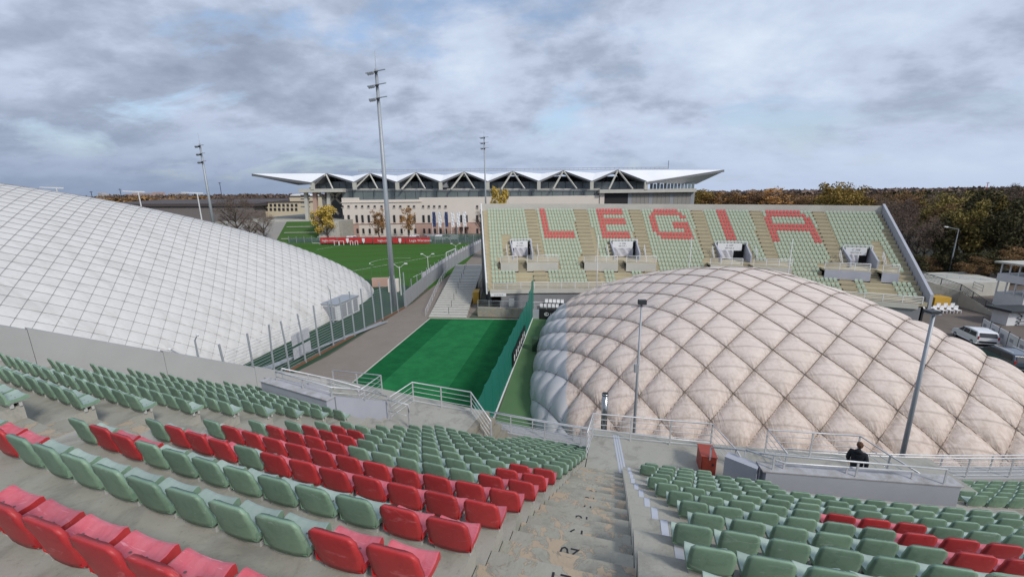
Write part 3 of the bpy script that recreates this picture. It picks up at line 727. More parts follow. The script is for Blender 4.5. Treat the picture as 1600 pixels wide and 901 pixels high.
ii, jj = np.meshgrid(np.arange(nq - 1), np.arange(nt_), indexing='ij'); j2 = (jj + 1) % nt_
F = np.stack([ii * nt_ + jj, (ii + 1) * nt_ + jj, (ii + 1) * nt_ + j2, ii * nt_ + j2], -1).reshape(-1, 4)
seam = np.minimum(du, dv)
weld = np.clip(1.15 - tri(u_ - v_) / .085, 0, 1) * .62 + .28 * np.clip(1.15 - tri(u_ - v_ + .5) / .085, 0, 1)
fx = gx.reshape(-1)[F[:, 0]]; fm = (fx < -DP[2] + 3.3).astype(int) * (gy.reshape(-1)[F[:, 0]] > -99)
pd = thing('pink_air_dome', 'big pinkish beige quilted air dome with diamond cable net over the court', 'air dome', (DP[0], DP[1], G))
me = fast_mesh('shell', V - np.array([DP[0], DP[1], G]), F, ['dome_fabric', 'dome_fabric_shaded'], fm, attrs={'seam': seam, 'weld': np.clip(weld, 0, 1), 'surf_x': SX, 'surf_y': SY, 'nodew': nodew * np.clip(1.25 - gz / DP[4], .1, 1)})
shell = bpy.data.objects.new('shell', me); col.objects.link(shell); shell.parent = pd
# object-space textures want world height: shift handled by the material through G, so the shell keeps a local z of 0 at the ground
# cables of the net
def cable_paths(fam, p, uvf, lo, hi, dens=400):
    a, b = p[2], p[3]; out = []
    g = np.linspace(-1, 1, dens)
    return out
def trace(p, height, world, fun, target, horizontal, r, parent, m, lift=.02, n=4, stepn=70):
    """polyline of the level set fun(x, y) = target, walked along x or y"""
    a, b = p[2], p[3]; pts = []
    span = b if not horizontal else a
    for s_ in np.linspace(-span * .999, span * .999, stepn):
        lo, hi = (-a, a) if not horizontal else (-b, b)
        ts = np.linspace(lo, hi, 240)
        xs_, ys_ = (ts, np.full_like(ts, s_)) if not horizontal else (np.full_like(ts, s_), ts)
        fv = fun(xs_, ys_) - target; c_ = np.where(fv[:-1] * fv[1:] <= 0)[0]
        if len(c_) == 0: pts.append(None); continue
        i = c_[0]; t_ = ts[i] - fv[i] * (ts[i + 1] - ts[i]) / (fv[i + 1] - fv[i] + 1e-12)
        x, y = (t_, s_) if not horizontal else (s_, t_)
        z = float(height(np.array(x), np.array(y)))
        if z < .25: pts.append(None); continue
        X_, Y_, Z_ = world(x, y, z + lift); pts.append((X_, Y_, Z_))
    run = []
    for q in pts + [None]:
        if q is None:
            if len(run) > 3: mb = MB(); mb.tube(run, r, n, caps=False); mb.build('cable', m, parent)
            run = []
        else: run.append(q)
for c_ in range(-26, 34):
    trace(DP, height, world, lambda x, y: net_uv(x, y)[0], c_, False, .027, pd, 'cable_dark', lift=.03)
    trace(DP, height, world, lambda x, y: net_uv(x, y)[1], c_, False, .027, pd, 'cable_dark', lift=.03)
mb = MB(); mb.box((-.35, -.5, 0), (.35, .5, 1.5), Matrix.Rotation(math.radians(-10), 3, 'Z'), (2.6, 44.0, G)); 
hb = mb.build('heater_box', 'deep_green'); tag(hb, 'dark green upright box against the left flank of the pink dome', 'box')
# -- white net-covered dome on the left
DL = (-64.08, 41.71, 35.1, 46.28, 20.42, 10.0, 5.5, 1.4)
heightL, worldL = dome_frame(DL)
xl = np.linspace(0, DL[2], 400); zl = heightL(xl, np.zeros_like(xl)); sll = np.concatenate([[0], np.cumsum(np.hypot(np.diff(xl), np.diff(zl)))])
def arcL(x): return np.sign(x) * np.interp(np.abs(x), xl, sll)
yl = np.linspace(0, DL[3], 400); zl_ = heightL(np.zeros_like(yl), yl); slly = np.concatenate([[0], np.cumsum(np.hypot(np.diff(yl), np.diff(zl_)))])
def arcLy(y): return np.sign(y) * np.interp(np.abs(y), yl, slly)
tN = float(arcL(np.array(17.64))); PT = 1.66
def uL(x, y): return (y - 3.99 - .886 * (arcL(x) - tN)) / 1.61
def vL(x, y): return (y - 3.99 + 1.054 * (arcL(x) - tN)) / 1.61
nqL, ntL = 240, 1000
gx, gy = dome_grid(DL, nqL, ntL); gz = heightL(gx, gy); u_, v_ = uL(gx, gy), vL(gx, gy); du, dv = tri(u_), tri(v_)
b_ = (1 - (1 - du) ** 2) ** .6 * (1 - (1 - dv) ** 2) ** .6
hx = np.clip(np.nan_to_num((heightL(gx + e, gy) - heightL(gx - e, gy)) / (2 * e)), -6, 6); hy = np.clip(np.nan_to_num((heightL(gx, gy + e) - heightL(gx, gy - e)) / (2 * e)), -6, 6); nn = np.sqrt(1 + hx ** 2 + hy ** 2)
disp = .085 * b_ * np.clip(1.3 - gz / DL[4], .25, 1)
wx, wy, wz = worldL(gx - hx / nn * disp, gy - hy / nn * disp, gz + disp / nn)
V = np.stack([wx, wy, wz], -1).reshape(-1, 3)
ii, jj = np.meshgrid(np.arange(nqL - 1), np.arange(ntL), indexing='ij'); j2 = (jj + 1) % ntL
F = np.stack([ii * ntL + jj, (ii + 1) * ntL + jj, (ii + 1) * ntL + j2, ii * ntL + j2], -1).reshape(-1, 4)
wd = thing('white_air_dome', 'huge white air dome held by a fine cable net, at the left', 'air dome', (DL[0], DL[1], G))
me = fast_mesh('shell', V - np.array([DL[0], DL[1], G]), F, ['white_fabric']); o = bpy.data.objects.new('shell', me); col.objects.link(o); o.parent = wd
for c_ in range(-56, 32):
    trace(DL, heightL, worldL, uL, c_, False, .016, wd, 'net_cable', lift=.05, stepn=120, n=3)
for c_ in range(-34, 54):
    if c_ % 1 == 0: trace(DL, heightL, worldL, vL, c_, False, .016, wd, 'net_cable', lift=.05, stepn=120, n=3)

# ================================================================== far grandstand
FC = Vector((10.98, -44.72, 0)); FR, FZ, FD, FRI, FT = 106.31, -12.92, .8743, .5252, -.0155
def FP(k, th, off=0.0, dr=0.0, z=None):
    r = FR + FD * (19 - k) + dr; t = math.radians(th); x, y = FC.x + r * math.sin(t), FC.y + r * math.cos(t)
    return Vector((x, y, (FZ + FRI * (19 - k) + FT * (x - 26) + off) if z is None else z))
FO = -.34      # tread below the seat reference
def far_arc(mb, kf, kb, zk, th0, th1, h, off=FO, step=1.6, ztop=None, zbot=None):
    """block between radii of rows kf (front) and kb (back); top follows row zk, h thick"""
    n = max(1, round((th1 - th0) / step)); ths = [th0 + (th1 - th0) * i / n for i in range(n + 1)]; b = len(mb.v)
    for t in ths:
        zt_ = FP(zk, t, off).z
        for kk in (kf, kb):
            q = FP(kk, t); mb.v.append((q.x, q.y, zt_ - h if zbot is None else zbot)); mb.v.append((q.x, q.y, zt_))
    for i in range(n):
        o = b + 4 * i; mb.face([o + 1, o + 5, o + 7, o + 3]); mb.face([o, o + 4, o + 5, o + 1]); mb.face([o + 3, o + 7, o + 6, o + 2]); mb.face([o + 2, o + 6, o + 4, o])
    mb.face([b, b + 1, b + 3, b + 2]); o = b + 4 * n; mb.face([o + 2, o + 3, o + 1, o])
def fl_(k): return -7.58 - .018 * k
def fr_(k): return 23.68 + .016 * k
fs = thing('grandstand', 'far grandstand across the court whose red seats spell five big letters', 'grandstand', (28, 60, G))
VOM = [(-5.58, -3.86, -5.27, -4.55), (2.91, 5.08, 3.0, 3.66), (11.37, 13.70, 12.75, 13.45), (20.32, 22.06, 21.2, 21.86)]
PLAT = [(-6.72, -1.94), (.22, 6.09), (10.31, 16.16), (18.34, 22.85)]
def cut(segs_, holes):
    out = []
    for a, b in segs_:
        cur = [(a, b)]
        for h0, h1 in holes:
            nx = []
            for c, d in cur:
                if h1 <= c or h0 >= d: nx.append((c, d))
                else:
                    if h0 > c: nx.append((c, h0))
                    if h1 < d: nx.append((h1, d))
            cur = nx
        out += cur
    return [q for q in out if q[1] - q[0] > .05]
for k in range(0, 21):
    holes = []
    if 9 <= k <= 13: holes = [(v[0], v[1]) for v in VOM]
    if 14 <= k <= 16: holes = PLAT
    for a, b in cut([(fl_(k), fr_(k))], holes): mb = MB(); far_arc(mb, k + .36, k - .64, k, a, b, .58); mb.build('terrace_step', ['far_concrete'], fs)
FAIS = [(-4.02, -3.05), (.33, 1.42), (5.15, 6.05), (10.3, 11.1), (14.85, 15.6), (19.3, 20.05)]
for a, b in FAIS:
    for k in range(0, 20):
        mb = MB()
        if 9 <= k <= 16 and any(v[0] < b and v[1] > a for v in VOM) : pass
        if 14 <= k <= 16 and any(p0 < (a + b) / 2 < p1 for p0, p1 in PLAT): continue
        far_arc(mb, k - .14, k - .66, k - .5, a, b, .3, step=3); mb.build('stair_step', 'far_riser', fs)
# wall top, ends and front
zL, zR = ztop_at(-4.9, 78.2, 318), ztop_at(61, 68.4, 321.5)
n = 8; ths = [-7.6 + (23.7 + 7.6) * i / n for i in range(n + 1)]
for i in range(n):
    a, b = FP(-.75, ths[i]), FP(-.75, ths[i + 1]); f0, f1 = (a.x + 4.9) / 66, (b.x + 4.9) / 66
    z0, z1 = zL + (zR - zL) * f0, zL + (zR - zL) * f1
    mb = MB(); mb.wall(a, a + (b - a) * .9985, (a.z - 1.5, b.z - 1.5), (z0, z1), .3); mb.build('back_wall', 'far_wall', fs)
def side_wall(thf, kk, top, m, wd_, bot, nm='side_wall'):
    for k0 in kk[:-1]:
        k1 = kk[kk.index(k0) + 1]; a, b = FP(k0, thf(k0)), FP(k1, thf(k1)); mb = MB(); mb.wall(a, b, (a.z - bot, b.z - bot), (a.z + top, b.z + top), wd_); mb.build(nm, m, fs)
side_wall(lambda k: fl_(k) - .10, [-.7, 6, 13, 20.4], .62, 'white_paint', .22, 1.1)
side_wall(lambda k: fr_(k) + .12, [-.7, 6, 13, 20.4], .95, 'bluegrey_paint', .32, 1.3)
mb = MB()
for i in range(n):
    a, b = FP(20.45, ths[i] - .2), FP(20.45, ths[i + 1] - .2); mb.wall(a, b, (a.z - 1.05, b.z - 1.05), (a.z - .42, b.z - .42), .2)
mb.build('front_fascia', 'far_wall', fs)
mb = MB()
for i in range(n):
    t0, t1 = (ths[i] if i else -6.9), ths[i + 1]; a, b = FP(20.1, t0), FP(20.1, t1); mb.wall(a, b, G, (a.z - 1.0, b.z - 1.0), .3)
mb.build('lower_wall', 'far_lower', fs)
mb = MB()
for s_ in (fl_(5) - .1, fr_(5) + .1):
    mb = MB(); mb.hexa([FP(20, s_, z=G), FP(-.7, s_, z=G), FP(-.7, s_ + .1, z=G), FP(20, s_ + .1, z=G), FP(20, s_, -1.4), FP(-.7, s_, -1.4), FP(-.7, s_ + .1, -1.4), FP(20, s_ + .1, -1.4)]); mb.build('under_wall', 'dark_metal', fs)
mb = MB(); a, b = FP(-.7, -7.6), FP(-.7, 8); mb.wall(a, b, G, (a.z - 1.2, b.z - 1.2), .3); a, b = FP(-.7, 8), FP(-.7, 23.7); mb.wall(a, b, G, (a.z - 1.2, b.z - 1.2), .3); mb.build('under_wall', 'far_lower', fs)
# vomitories
for i, (a, b, s0, s1) in enumerate(VOM):
    zt_ = FP(8.75, (a + b) / 2, FO).z + .12; zp_ = FP(14, (a + b) / 2, FO).z; k0, k1 = 8.8, 13.55
    vm = MB(); vm.wall(FP(k0, a), FP(k1, a + .05), zp_, (zt_, zp_ + 1.15), .22); w1 = vm.build('entrance_wall', 'bluegrey_paint', fs)
    vm = MB(); vm.wall(FP(k0, b), FP(k1, b - .05), zp_, (zt_, zp_ + 1.15), .22); vm.build('entrance_wall', 'bluegrey_paint', fs)
    vm = MB(); far_arc(vm, k1, k0, 0, a + .05, b - .05, .16, step=3); vm.v = [(x, y, zp_ + (.012 if j % 2 else -.2)) for j, (x, y, z) in enumerate(vm.v)]; vm.build('entrance_floor', 'far_concrete', fs)
    vm = MB(); p0, p1 = FP(9.9, a + .10), FP(9.9, b - .10); d = (p1 - p0); R_ = d.normalized(); up = Vector((0, 0, 1))
    back = MB(); back.wall(FP(9.0, a + .1), FP(9.0, b - .1), zp_, zt_, .1); back.build('entrance_door', 'black', fs)
    sg = MB(); q0, q1 = p0 + d * .02, p0 + d * .88; sg.wall(q0, q1, zt_ - 1.36, zt_ - .16, .06); so = sg.build('entrance_sign', 'sign_white', fs)
    c = (q0 + q1) / 2 - Vector((-R_.y, R_.x, 0)) * .05
    for sgn in (-1,):
        M1 = frame_m(Vector((c.x, c.y, zt_ - .55)) + Vector((R_.y, -R_.x, 0)) * .01, (R_.x, R_.y, 0), up); text_mesh('C 10%d' % (i + 5), .42, M1, 'lettering', 'sign_grey', so)
        M1 = frame_m(Vector((c.x, c.y, zt_ - .98)) + Vector((R_.y, -R_.x, 0)) * .01, (R_.x, R_.y, 0), up); text_mesh('SEKTOR %d' % (i + 1), .30, M1, 'lettering', 'sign_grey', so)
    tpm = MB(); q0, q1 = p0 + d * (.03 if i != 0 else .12), p0 + d * (.90 if i < 2 else .60)
    nn_ = 8; rowz = [zt_ - 1.3, zt_ - 1.8, zt_ - 2.4, zp_ + .12]; bb = len(tpm.v); nv = Vector((R_.y, -R_.x, 0))
    for zz_ in rowz:
        for j in range(nn_ + 1): q = q0 + (q1 - q0) * j / nn_ + nv * (.06 * math.sin(j * 2.1 + zz_ * 3 + i) + .05); tpm.v.append((q.x, q.y, zz_ + .06 * math.sin(j * 1.3 + i)))
    for r_ in range(3):
        for j in range(nn_): o_ = bb + r_ * (nn_ + 1) + j; tpm.face([o_, o_ + 1, o_ + nn_ + 2, o_ + nn_ + 1])
    tpm.build('tarpaulin', 'tarp', fs)
    fm_ = MB(); q0, q1 = FP(9.85, a - .02), FP(9.85, b + .02)
    for q in (q0, q1): fm_.beam(Vector((q.x, q.y, zp_)), Vector((q.x, q.y, zt_ + .1)), .14)
    fm_.beam(Vector((q0.x, q0.y, zt_ + .08)), Vector((q1.x, q1.y, zt_ + .08)), .14); fm_.build('entrance_frame', 'white_paint', fs)
    # landing with its front wall, open at the steps
    pa, pb = PLAT[i]
    for c0, c1 in ((pa, s0), (s1, pb)):
        pm = MB(); far_arc(pm, 16.35, 13.3, 14, c0, c1, .25); pm.build('landing', 'far_concrete', fs)
        pm = MB(); far_arc(pm, 16.55, 16.36, 14, c0, c1, 1.35, off=FO - .08); pm.build('landing_wall', 'far_wall' if i < 3 else 'bluegrey_paint', fs)
    for j in range(6):
        pm = MB(); far_arc(pm, 14.3 + j * .5, 13.3, 14 + j * .5, s0, s1, .4, step=3); pm.build('stair_step', 'far_riser', fs)
    for c0, c1 in ((pa, s0 - .05), (s1 + .05, pb)):
        railing('pale railing on far stand landing %s, %s of its steps' % (['nearest the turf', 'below the letter E', 'below the letter I', 'nearest the right wall'][i], 'left' if c0 == pa else 'right'),
            [FP(16.2, c0, z=zp_ + 1.0) + Vector((0, 0, 0)), FP(16.2, c1, z=zp_ + 1.0)], h=1.0, bars=4, gap=1.7, m='white_paint', group='railings on the far stand landings', r=.05, rb=.032, pw=.09)
    for e_, lr in ((a - .45, 'left'), (b + .45, 'right')):
        railing('small pale railing %s of the entrance %s' % (lr, ['below the first block', 'below letter E', 'below letter I', 'of the last block'][i]),
            [FP(11.6, e_, .78), FP(13.3, e_, z=zp_ + 1.0)], h=1.0, bars=2, gap=1.2, m='white_paint', group='small railings by the far entrances', r=.045, rb=.03, pw=.08)
pts_ = [FP(20.4, t, .55) for t in [-7.5 + 31.2 * i / 14 for i in range(15)]]
railing('long pale railing along the front of the far stand', pts_, h=.95, bars=4, gap=1.75, m='white_paint', r=.05, rb=.034, pw=.09)
# seats of the far stand, LEGIA in red
BLK = [(-7.07, -4.05, 'B1'), (-2.80, .24, 'L'), (1.65, 5.0, 'E'), (6.26, 10.1, 'Gg'), (11.34, 14.68, 'I'), (15.79, 19.1, 'A'), (20.23, 23.3, 'B6')]
def is_red(b, k, i):
    R_ = range
    if b == 'L': return (k <= 6 and i in (1, 2)) or (k in (7, 8) and 1 <= i <= 10)
    if b == 'E': return (k in (0, 1, 3, 4, 7, 8) and 3 <= i <= 11) or (k in (2, 5, 6) and i in (3, 4))
    if b == 'Gg':
        return {0: i in R_(4, 12), 1: i in R_(3, 13), 2: i in (2, 3, 12, 13), 3: i in (2, 3), 4: i in (2, 3) or 9 <= i <= 13, 5: i in (2, 3) or 9 <= i <= 13, 6: i in (2, 3, 12, 13), 7: 3 <= i <= 13, 8: 4 <= i <= 13}.get(k, False)
    if b == 'I': return k <= 8 and i in (4, 5, 6)
    if b == 'A':
        return {0: 1 <= i <= 10, 1: 1 <= i <= 11, 2: i in (0, 1, 11, 12), 3: i in (0, 1, 11, 12), 4: i <= 12, 5: i <= 12, 6: i in (0, 1, 11, 12), 7: i in (0, 1, 11, 12), 8: i in (0, 1, 11, 12)}.get(k, False)
    return False
mb = MB(); nfar = 0
for a, b, nm in BLK:
    for k in range(0, 20):
        r = FR + FD * (19 - k); a_ = a - .0185 * (k - 1) if nm == 'B1' else a + (.0045 if nm in ('B6',) else .006) * (k - 1) * (0 if nm in ('E', 'Gg') else 1)
        i = 0
        while True:
            th = a_ + math.degrees(i * .53 / r)
            if th > b + .02 + (.22 if nm == 'B6' and k > 16 else 0): break
            i += 1; skip = False
            for v, p_ in zip(VOM, PLAT):
                if 9.6 <= k <= 13 and v[0] - .28 < th < v[1] + .28: skip = True
                if 14 <= k <= 16 and p_[0] - .25 < th < p_[1] + .25: skip = True
                if k >= 17 and v[2] - .35 < th < v[3] + .5: skip = True
            if nm == 'B1' and 8 <= k <= 16 and -6.35 < th < -5.4: skip = True
            if nm == 'B6' and 8 <= k <= 13 and 22.2 < th < 22.75: skip = True
            if nm == 'E' and k >= 6 and i == 1: skip = True
            if skip: continue
            nfar += 1; red = is_red(nm, k, i - 1); t = math.radians(th); p = FP(k, th, FO)
            x = Vector((math.cos(t), -math.sin(t), 0)); y = Vector((-math.sin(t), -math.cos(t), 0))
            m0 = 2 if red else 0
            def q(u, v_, z_): w_ = p + x * u + y * v_; return (w_.x, w_.y, w_.z + z_)
            bi = len(mb.v); W_ = .195
            mb.v += [q(-W_, .02, .12), q(W_, .02, .12), q(W_, -.0, .36), q(W_ * .7, -.02, .45), q(-W_ * .7, -.02, .45), q(-W_, -.0, .36),
                     q(-W_, .06, .17), q(W_, .06, .17), q(W_, .04, .36), q(W_ * .7, .02, .43), q(-W_ * .7, .02, .43), q(-W_, .04, .36),
                     q(-W_, .34, .165), q(W_, .34, .165), q(W_, .35, -.14), q(-W_, .35, -.14), q(-W_, .06, .02), q(W_, .06, .02)]
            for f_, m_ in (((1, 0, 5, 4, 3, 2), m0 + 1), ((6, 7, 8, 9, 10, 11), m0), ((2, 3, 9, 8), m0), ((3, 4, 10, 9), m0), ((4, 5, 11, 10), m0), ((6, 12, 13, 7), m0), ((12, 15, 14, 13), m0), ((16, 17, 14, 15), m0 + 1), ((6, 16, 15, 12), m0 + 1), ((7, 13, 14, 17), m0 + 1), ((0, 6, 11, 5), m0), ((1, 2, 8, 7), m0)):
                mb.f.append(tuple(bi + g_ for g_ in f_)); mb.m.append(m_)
o = mb.build('stadium_seats', ['green_far', 'green_shaded', 'red_far', 'red_shaded']); tag(o, 'rows of faded green seats on the far stand, red ones forming big letters', 'seats'); o['kind'] = 'stuff'
print('far seats', nfar)
for i, (px, py, Yb, lab) in enumerate([(935, 367, 56.8, 'thin white pole in front of the far stand, below letter E'), (1081, 371, 55.6, 'thin white pole rising above the pink dome below letter G'), (1239, 373, 54.0, 'thin white pole rising above the pink dome below letter A')]):
    tp_ = ony(px, py, Yb); mb = MB(); mb.tube([(tp_.x, tp_.y, G), tuple(tp_)], [.07, .045], 6); o = mb.build('floodlight_pole', 'white_paint', smooth=True); tag(o, lab, 'pole', 'thin poles before the far stand')

# foot of the far stand: plinth, rails, board, bench seats, sign
pl = thing('concrete_plinth', 'low stained concrete plinth with railing at the far end of the turf', 'wall', (-2, 57, G))
for i, (xa, xb) in enumerate(((-5.0, -3.3), (-3.28, -1.6), (-1.58, .1), (.12, 1.5))):
    mb = MB(); mb.wall((xa, 57.9 - xa * .0 - (xa + 5) * .17), (xb, 57.9 - (xb + 5) * .17), G, G + 1.35, .5); mb.build('block', 'concrete_flaked', pl)
railing('grey railing on top of the concrete plinth under the far stand', [(-5.0, 57.9, G + 2.35), (6.5, 56.1, G + 2.35)], h=1.0, bars=4, gap=1.6, r=.03)
for i, (xx_, lab) in enumerate(((2.9, 'grey panel by the green netting under the far stand'),)):
    mb = MB(); mb.wall((xx_, 56.2), (xx_ + .9, 56.05), G, G + 1.4, .12); tag(mb.build('panel', 'bluegrey_paint'), lab, 'panel')
bd = thing('advertising_board', 'black advertising board with white lettering at the foot of the far stand', 'board', (5, 55.8, G))
mb = MB(); mb.wall((3.85, 55.95), (7.6, 55.3), G + .02, G + 1.42, .10); mb.build('board', 'black', bd)
d_ = Vector((3.75, -.65, 0)).normalized(); c_ = Vector((5.95, 55.52, G + .76))
text_mesh('LEXUS', .46, frame_m(c_, d_, (0, 0, 1)), 'lettering', 'sign_white', bd)
mb = MB(); c2 = c_ - d_ * 1.15
for i in range(18):
    a0_, a1_ = 2 * PI * i / 18, 2 * PI * (i + 1) / 18
    mb.poly([c2 + d_ * math.cos(a) * r_ * 1.25 + Vector((0, 0, math.sin(a) * r_)) for a, r_ in ((a0_, .26), (a1_, .26), (a1_, .20), (a0_, .20))])
mb.poly([c2 + d_ * x_ + Vector((0, 0, z_)) for x_, z_ in ((-.05, .18), (.03, .18), (-.08, -.08), (.22, -.08), (.22, -.14), (-.18, -.14))])
mb.build('emblem', 'sign_white', bd)
for r_ in range(2):
    for i in range(5):
        s_ = thing('bucket_chair', 'white bucket seat, %s from the left in the %s row behind the black board' % (ORD[i + 1], ('front', 'rear')[r_]), 'seat', (4.2 + i * .56 + r_ * .8, 57.0 - i * .09 + r_ * .8, G + 1.5 + r_ * .45), 'white seats below the far stand')
        q = Vector(s_.location); mb = MB(); mb.box((-.22, .12, .0), (.22, .18, .45), None, q); mb.build('backrest', 'sign_white', s_); mb = MB(); mb.box((-.22, -.25, .0), (.22, .12, .08), None, q); mb.build('seat_pan', 'sign_white', s_)
    mb = MB(); mb.wall((3.6 + r_ * .8, 57.3 + r_ * .8), (8.5, 56.5 + r_ * .8), G, G + 1.48 + r_ * .45, .75); tag(mb.build('seat_step', 'dark_metal'), 'dark %s step carrying the white bucket seats below the far stand' % ('lower' if r_ == 0 else 'upper'), 'step')
sp = FP(20.6, -7.75, -.9); mb = MB(); mb.wall((sp.x, sp.y - .3), (sp.x + 2.3, sp.y - .3), sp.z - .35, sp.z + .12, .08); so = mb.build('stand_sign', 'sign_white'); tag(so, 'white name sign under the left corner of the far stand', 'sign')
text_mesh('TRYBUNA B', .26, frame_m((sp.x + 1.15, sp.y - .35, sp.z - .12), (1, 0, 0), (0, 0, 1)), 'lettering', 'sign_grey', so)
c_ = ony(829, 472, 56.5); mb = MB(); mb.box((-.38, -.1, -.55), (.38, .12, .55), None, (c_.x - 2.7, 56.5, c_.z)); tag(mb.build('switch_box', 'panel_grey'), 'pale grey switch box on the railing below the far stand', 'cabinet')

# green court netting
nt_g = thing('court_netting', 'tall dark green wind netting between the turf and the green court', 'netting', (1, 45, G))
NA, NB = Vector((-2.9, 22.0, 0)), Vector((3.05, 57.6, 0)); nP = 15
for i in range(nP - 1):
    a, b = NA.lerp(NB, i / (nP - 1)), NA.lerp(NB, (i + 1) / (nP - 1)); h0 = 4.0 + (0 if i < nP - 3 else .8 * (i - nP + 4)); mb = MB()
    seg_n = 6; bb = 0
    for r_ in range(2):
        for j in range(seg_n + 1):
            q = a.lerp(b, j / seg_n) + Vector((.06 * math.sin(j / seg_n * PI) * (1 if i % 2 else .6), 0, 0)); sag = .07 * math.sin(j / seg_n * PI)
            mb.v.append((q.x, q.y, G + (.05 if r_ == 0 else h0 - sag)))
    for j in range(seg_n): mb.face([j, j + 1, seg_n + 2 + j, seg_n + 1 + j])
    mb.build('net_panel', 'green_mesh', nt_g)
for i in range(nP):
    a = NA.lerp(NB, i / (nP - 1)); mb = MB(); mb.cyl((a.x, a.y), .035, G, G + 4.05 + (1.9 if i == nP - 1 else 0), 6); mb.build('post', 'green_mesh', nt_g)
mb = MB(); mb.beam(NA + Vector((.1, 0, G + .06)), NB + Vector((.1, 0, G + .06)), .1); mb.build('foot_rail', 'sign_white', nt_g)
bp = thing('poster', 'dark banner with pale lettering hung on the court side of the green netting', 'banner', (0, 42, G + .6))
a, b = NA.lerp(NB, .46) + Vector((.16, 0, 0)), NA.lerp(NB, .72) + Vector((.16, 0, 0)); mb = MB(); mb.wall(a, b, G + .35, G + 1.9, .03); mb.build('cloth', 'black', bp)
for i in range(7):
    q = a.lerp(b, .08 + .13 * i) + Vector((.03, 0, 0)); mb = MB(); mb.wall(q, q + (b - a).normalized() * .45, G + .75, G + 1.35 + .1 * (i % 2), .02); mb.build('pale_mark', 'banner_white', bp)

# ================================================================== left side: post and wire fence, panel wall, lamps
pf = thing('wire_fence', 'tall grey post and wire fence between the paved path and the left dome', 'fence', (-20, 48, G))
FA, FB = Vector((-24.2, 32.6, 0)), Vector((-16.9, 63.0, 0)); nF = 15; d_ = (FB - FA) / (nF - 1)
for i in range(nF):
    q = FA + d_ * i + Vector((0, random.uniform(-.35, .35), 0)); lean = random.uniform(-.12, .06)
    mb = MB(); mb.tube([(q.x, q.y, G), (q.x + lean * .5, q.y, G + 3.0), (q.x + lean * 2.2, q.y, G + 5.6 + random.uniform(-.3, .2))], .095, 6); mb.build('post', 'galv', pf)
for j in range(15):
    z_ = G + .35 + j * .30; mb = MB(); mb.tube([FA + Vector((.02, 0, z_)), FA.lerp(FB, .33) + Vector((0, 0, z_ - .02)), FA.lerp(FB, .66) + Vector((0, 0, z_ + .01)), FB + Vector((.02, 0, z_))], .019, 3); mb.build('wire', 'galv', pf)
mb = MB(); mb.wall(FA, FB, G, G + .22, .18); mb.build('kerb', 'rust', pf)
for i, (t_, lab) in enumerate(((.26, 'upper'), (.26, 'lower'))):
    q = FA.lerp(FB, .285) + Vector((-1.3, .1, 0)); z0 = G + (1.75 if i == 0 else .25)
    mb = MB(); mb.wall(q, q + Vector((.55, 2.7, 0)), (z0, z0 + .1), (z0 + 1.2, z0 + 1.25), .04); tag(mb.build('fence_banner', 'tarp'), '%s white sheet tied to the wire fence near the parapet' % lab, 'banner', 'white sheets on the wire fence')
for i in range(6):
    a = FA + Vector((-1.0 - .14 * i, 6, G + .12 + .09 * (i % 3))); b = FB + Vector((-1.6 + .22 * i, -8, G + .12 + .08 * (i % 2))); mb = MB(); mb.tube([a, a.lerp(b, .5) + Vector((random.uniform(-.2, .2), 0, 0)), b], .07, 6)
    tag(mb.build('steel_tube', 'galv'), 'long grey steel tube lying along the wire fence, %s from the left' % ORD[6 - i], 'tube', 'steel tubes lying along the fence')
sh = thing('machine_cabin', 'white machinery cabin with grey doors beside the left dome', 'cabin', (-25.3, 58.5, G))
Rz = Matrix.Rotation(math.radians(-12), 3, 'Z')
mb = MB(); mb.box((-1.3, -2.6, .1), (1.3, 2.8, 2.35), Rz, (-25.4, 58.8, G)); mb.build('body', 'white_paint', sh)
mb = MB(); mb.box((-1.4, -2.7, 2.35), (1.4, 2.9, 2.5), Rz, (-25.4, 58.8, G)); mb.build('roof', 'galv', sh)
for y_ in (-1.6, -.2, 1.3):
    mb = MB(); mb.box((1.3, y_, .25), (1.33, y_ + 1.1, 2.2), Rz, (-25.4, 58.8, G)); mb.build('door', 'panel_grey', sh)
mb = MB(); mb.box((-.9, -2.64, .3), (.9, -2.6, 2.1), Rz, (-25.4, 58.8, G)); mb.build('end_panel', 'panel_grey', sh)
mb = MB(); mb.tube([(-26.3, 59.6, G + 1.4), (-28.4, 60.2, G + 1.9)], [.8, 1.1], 14); mb.build('air_duct', 'white_fabric', sh, smooth=True)
blk = MB(); blk.box((-.95, -.6, 0), (.95, .6, 2.3), Matrix.Rotation(.15, 3, 'Z'), (-21.9, 74.5, G)); tag(blk.build('service_block', 'cream'), 'pale cream masonry service block beside the tip of the left dome', 'hut')
blk = MB(); blk.box((-1.7, -.4, 0), (1.7, .4, 1.7), Matrix.Rotation(.1, 3, 'Z'), (-25.6, 79.0, G)); tag(blk.build('low_wall', 'pinkish'), 'short low pink wall left of the service block', 'wall')
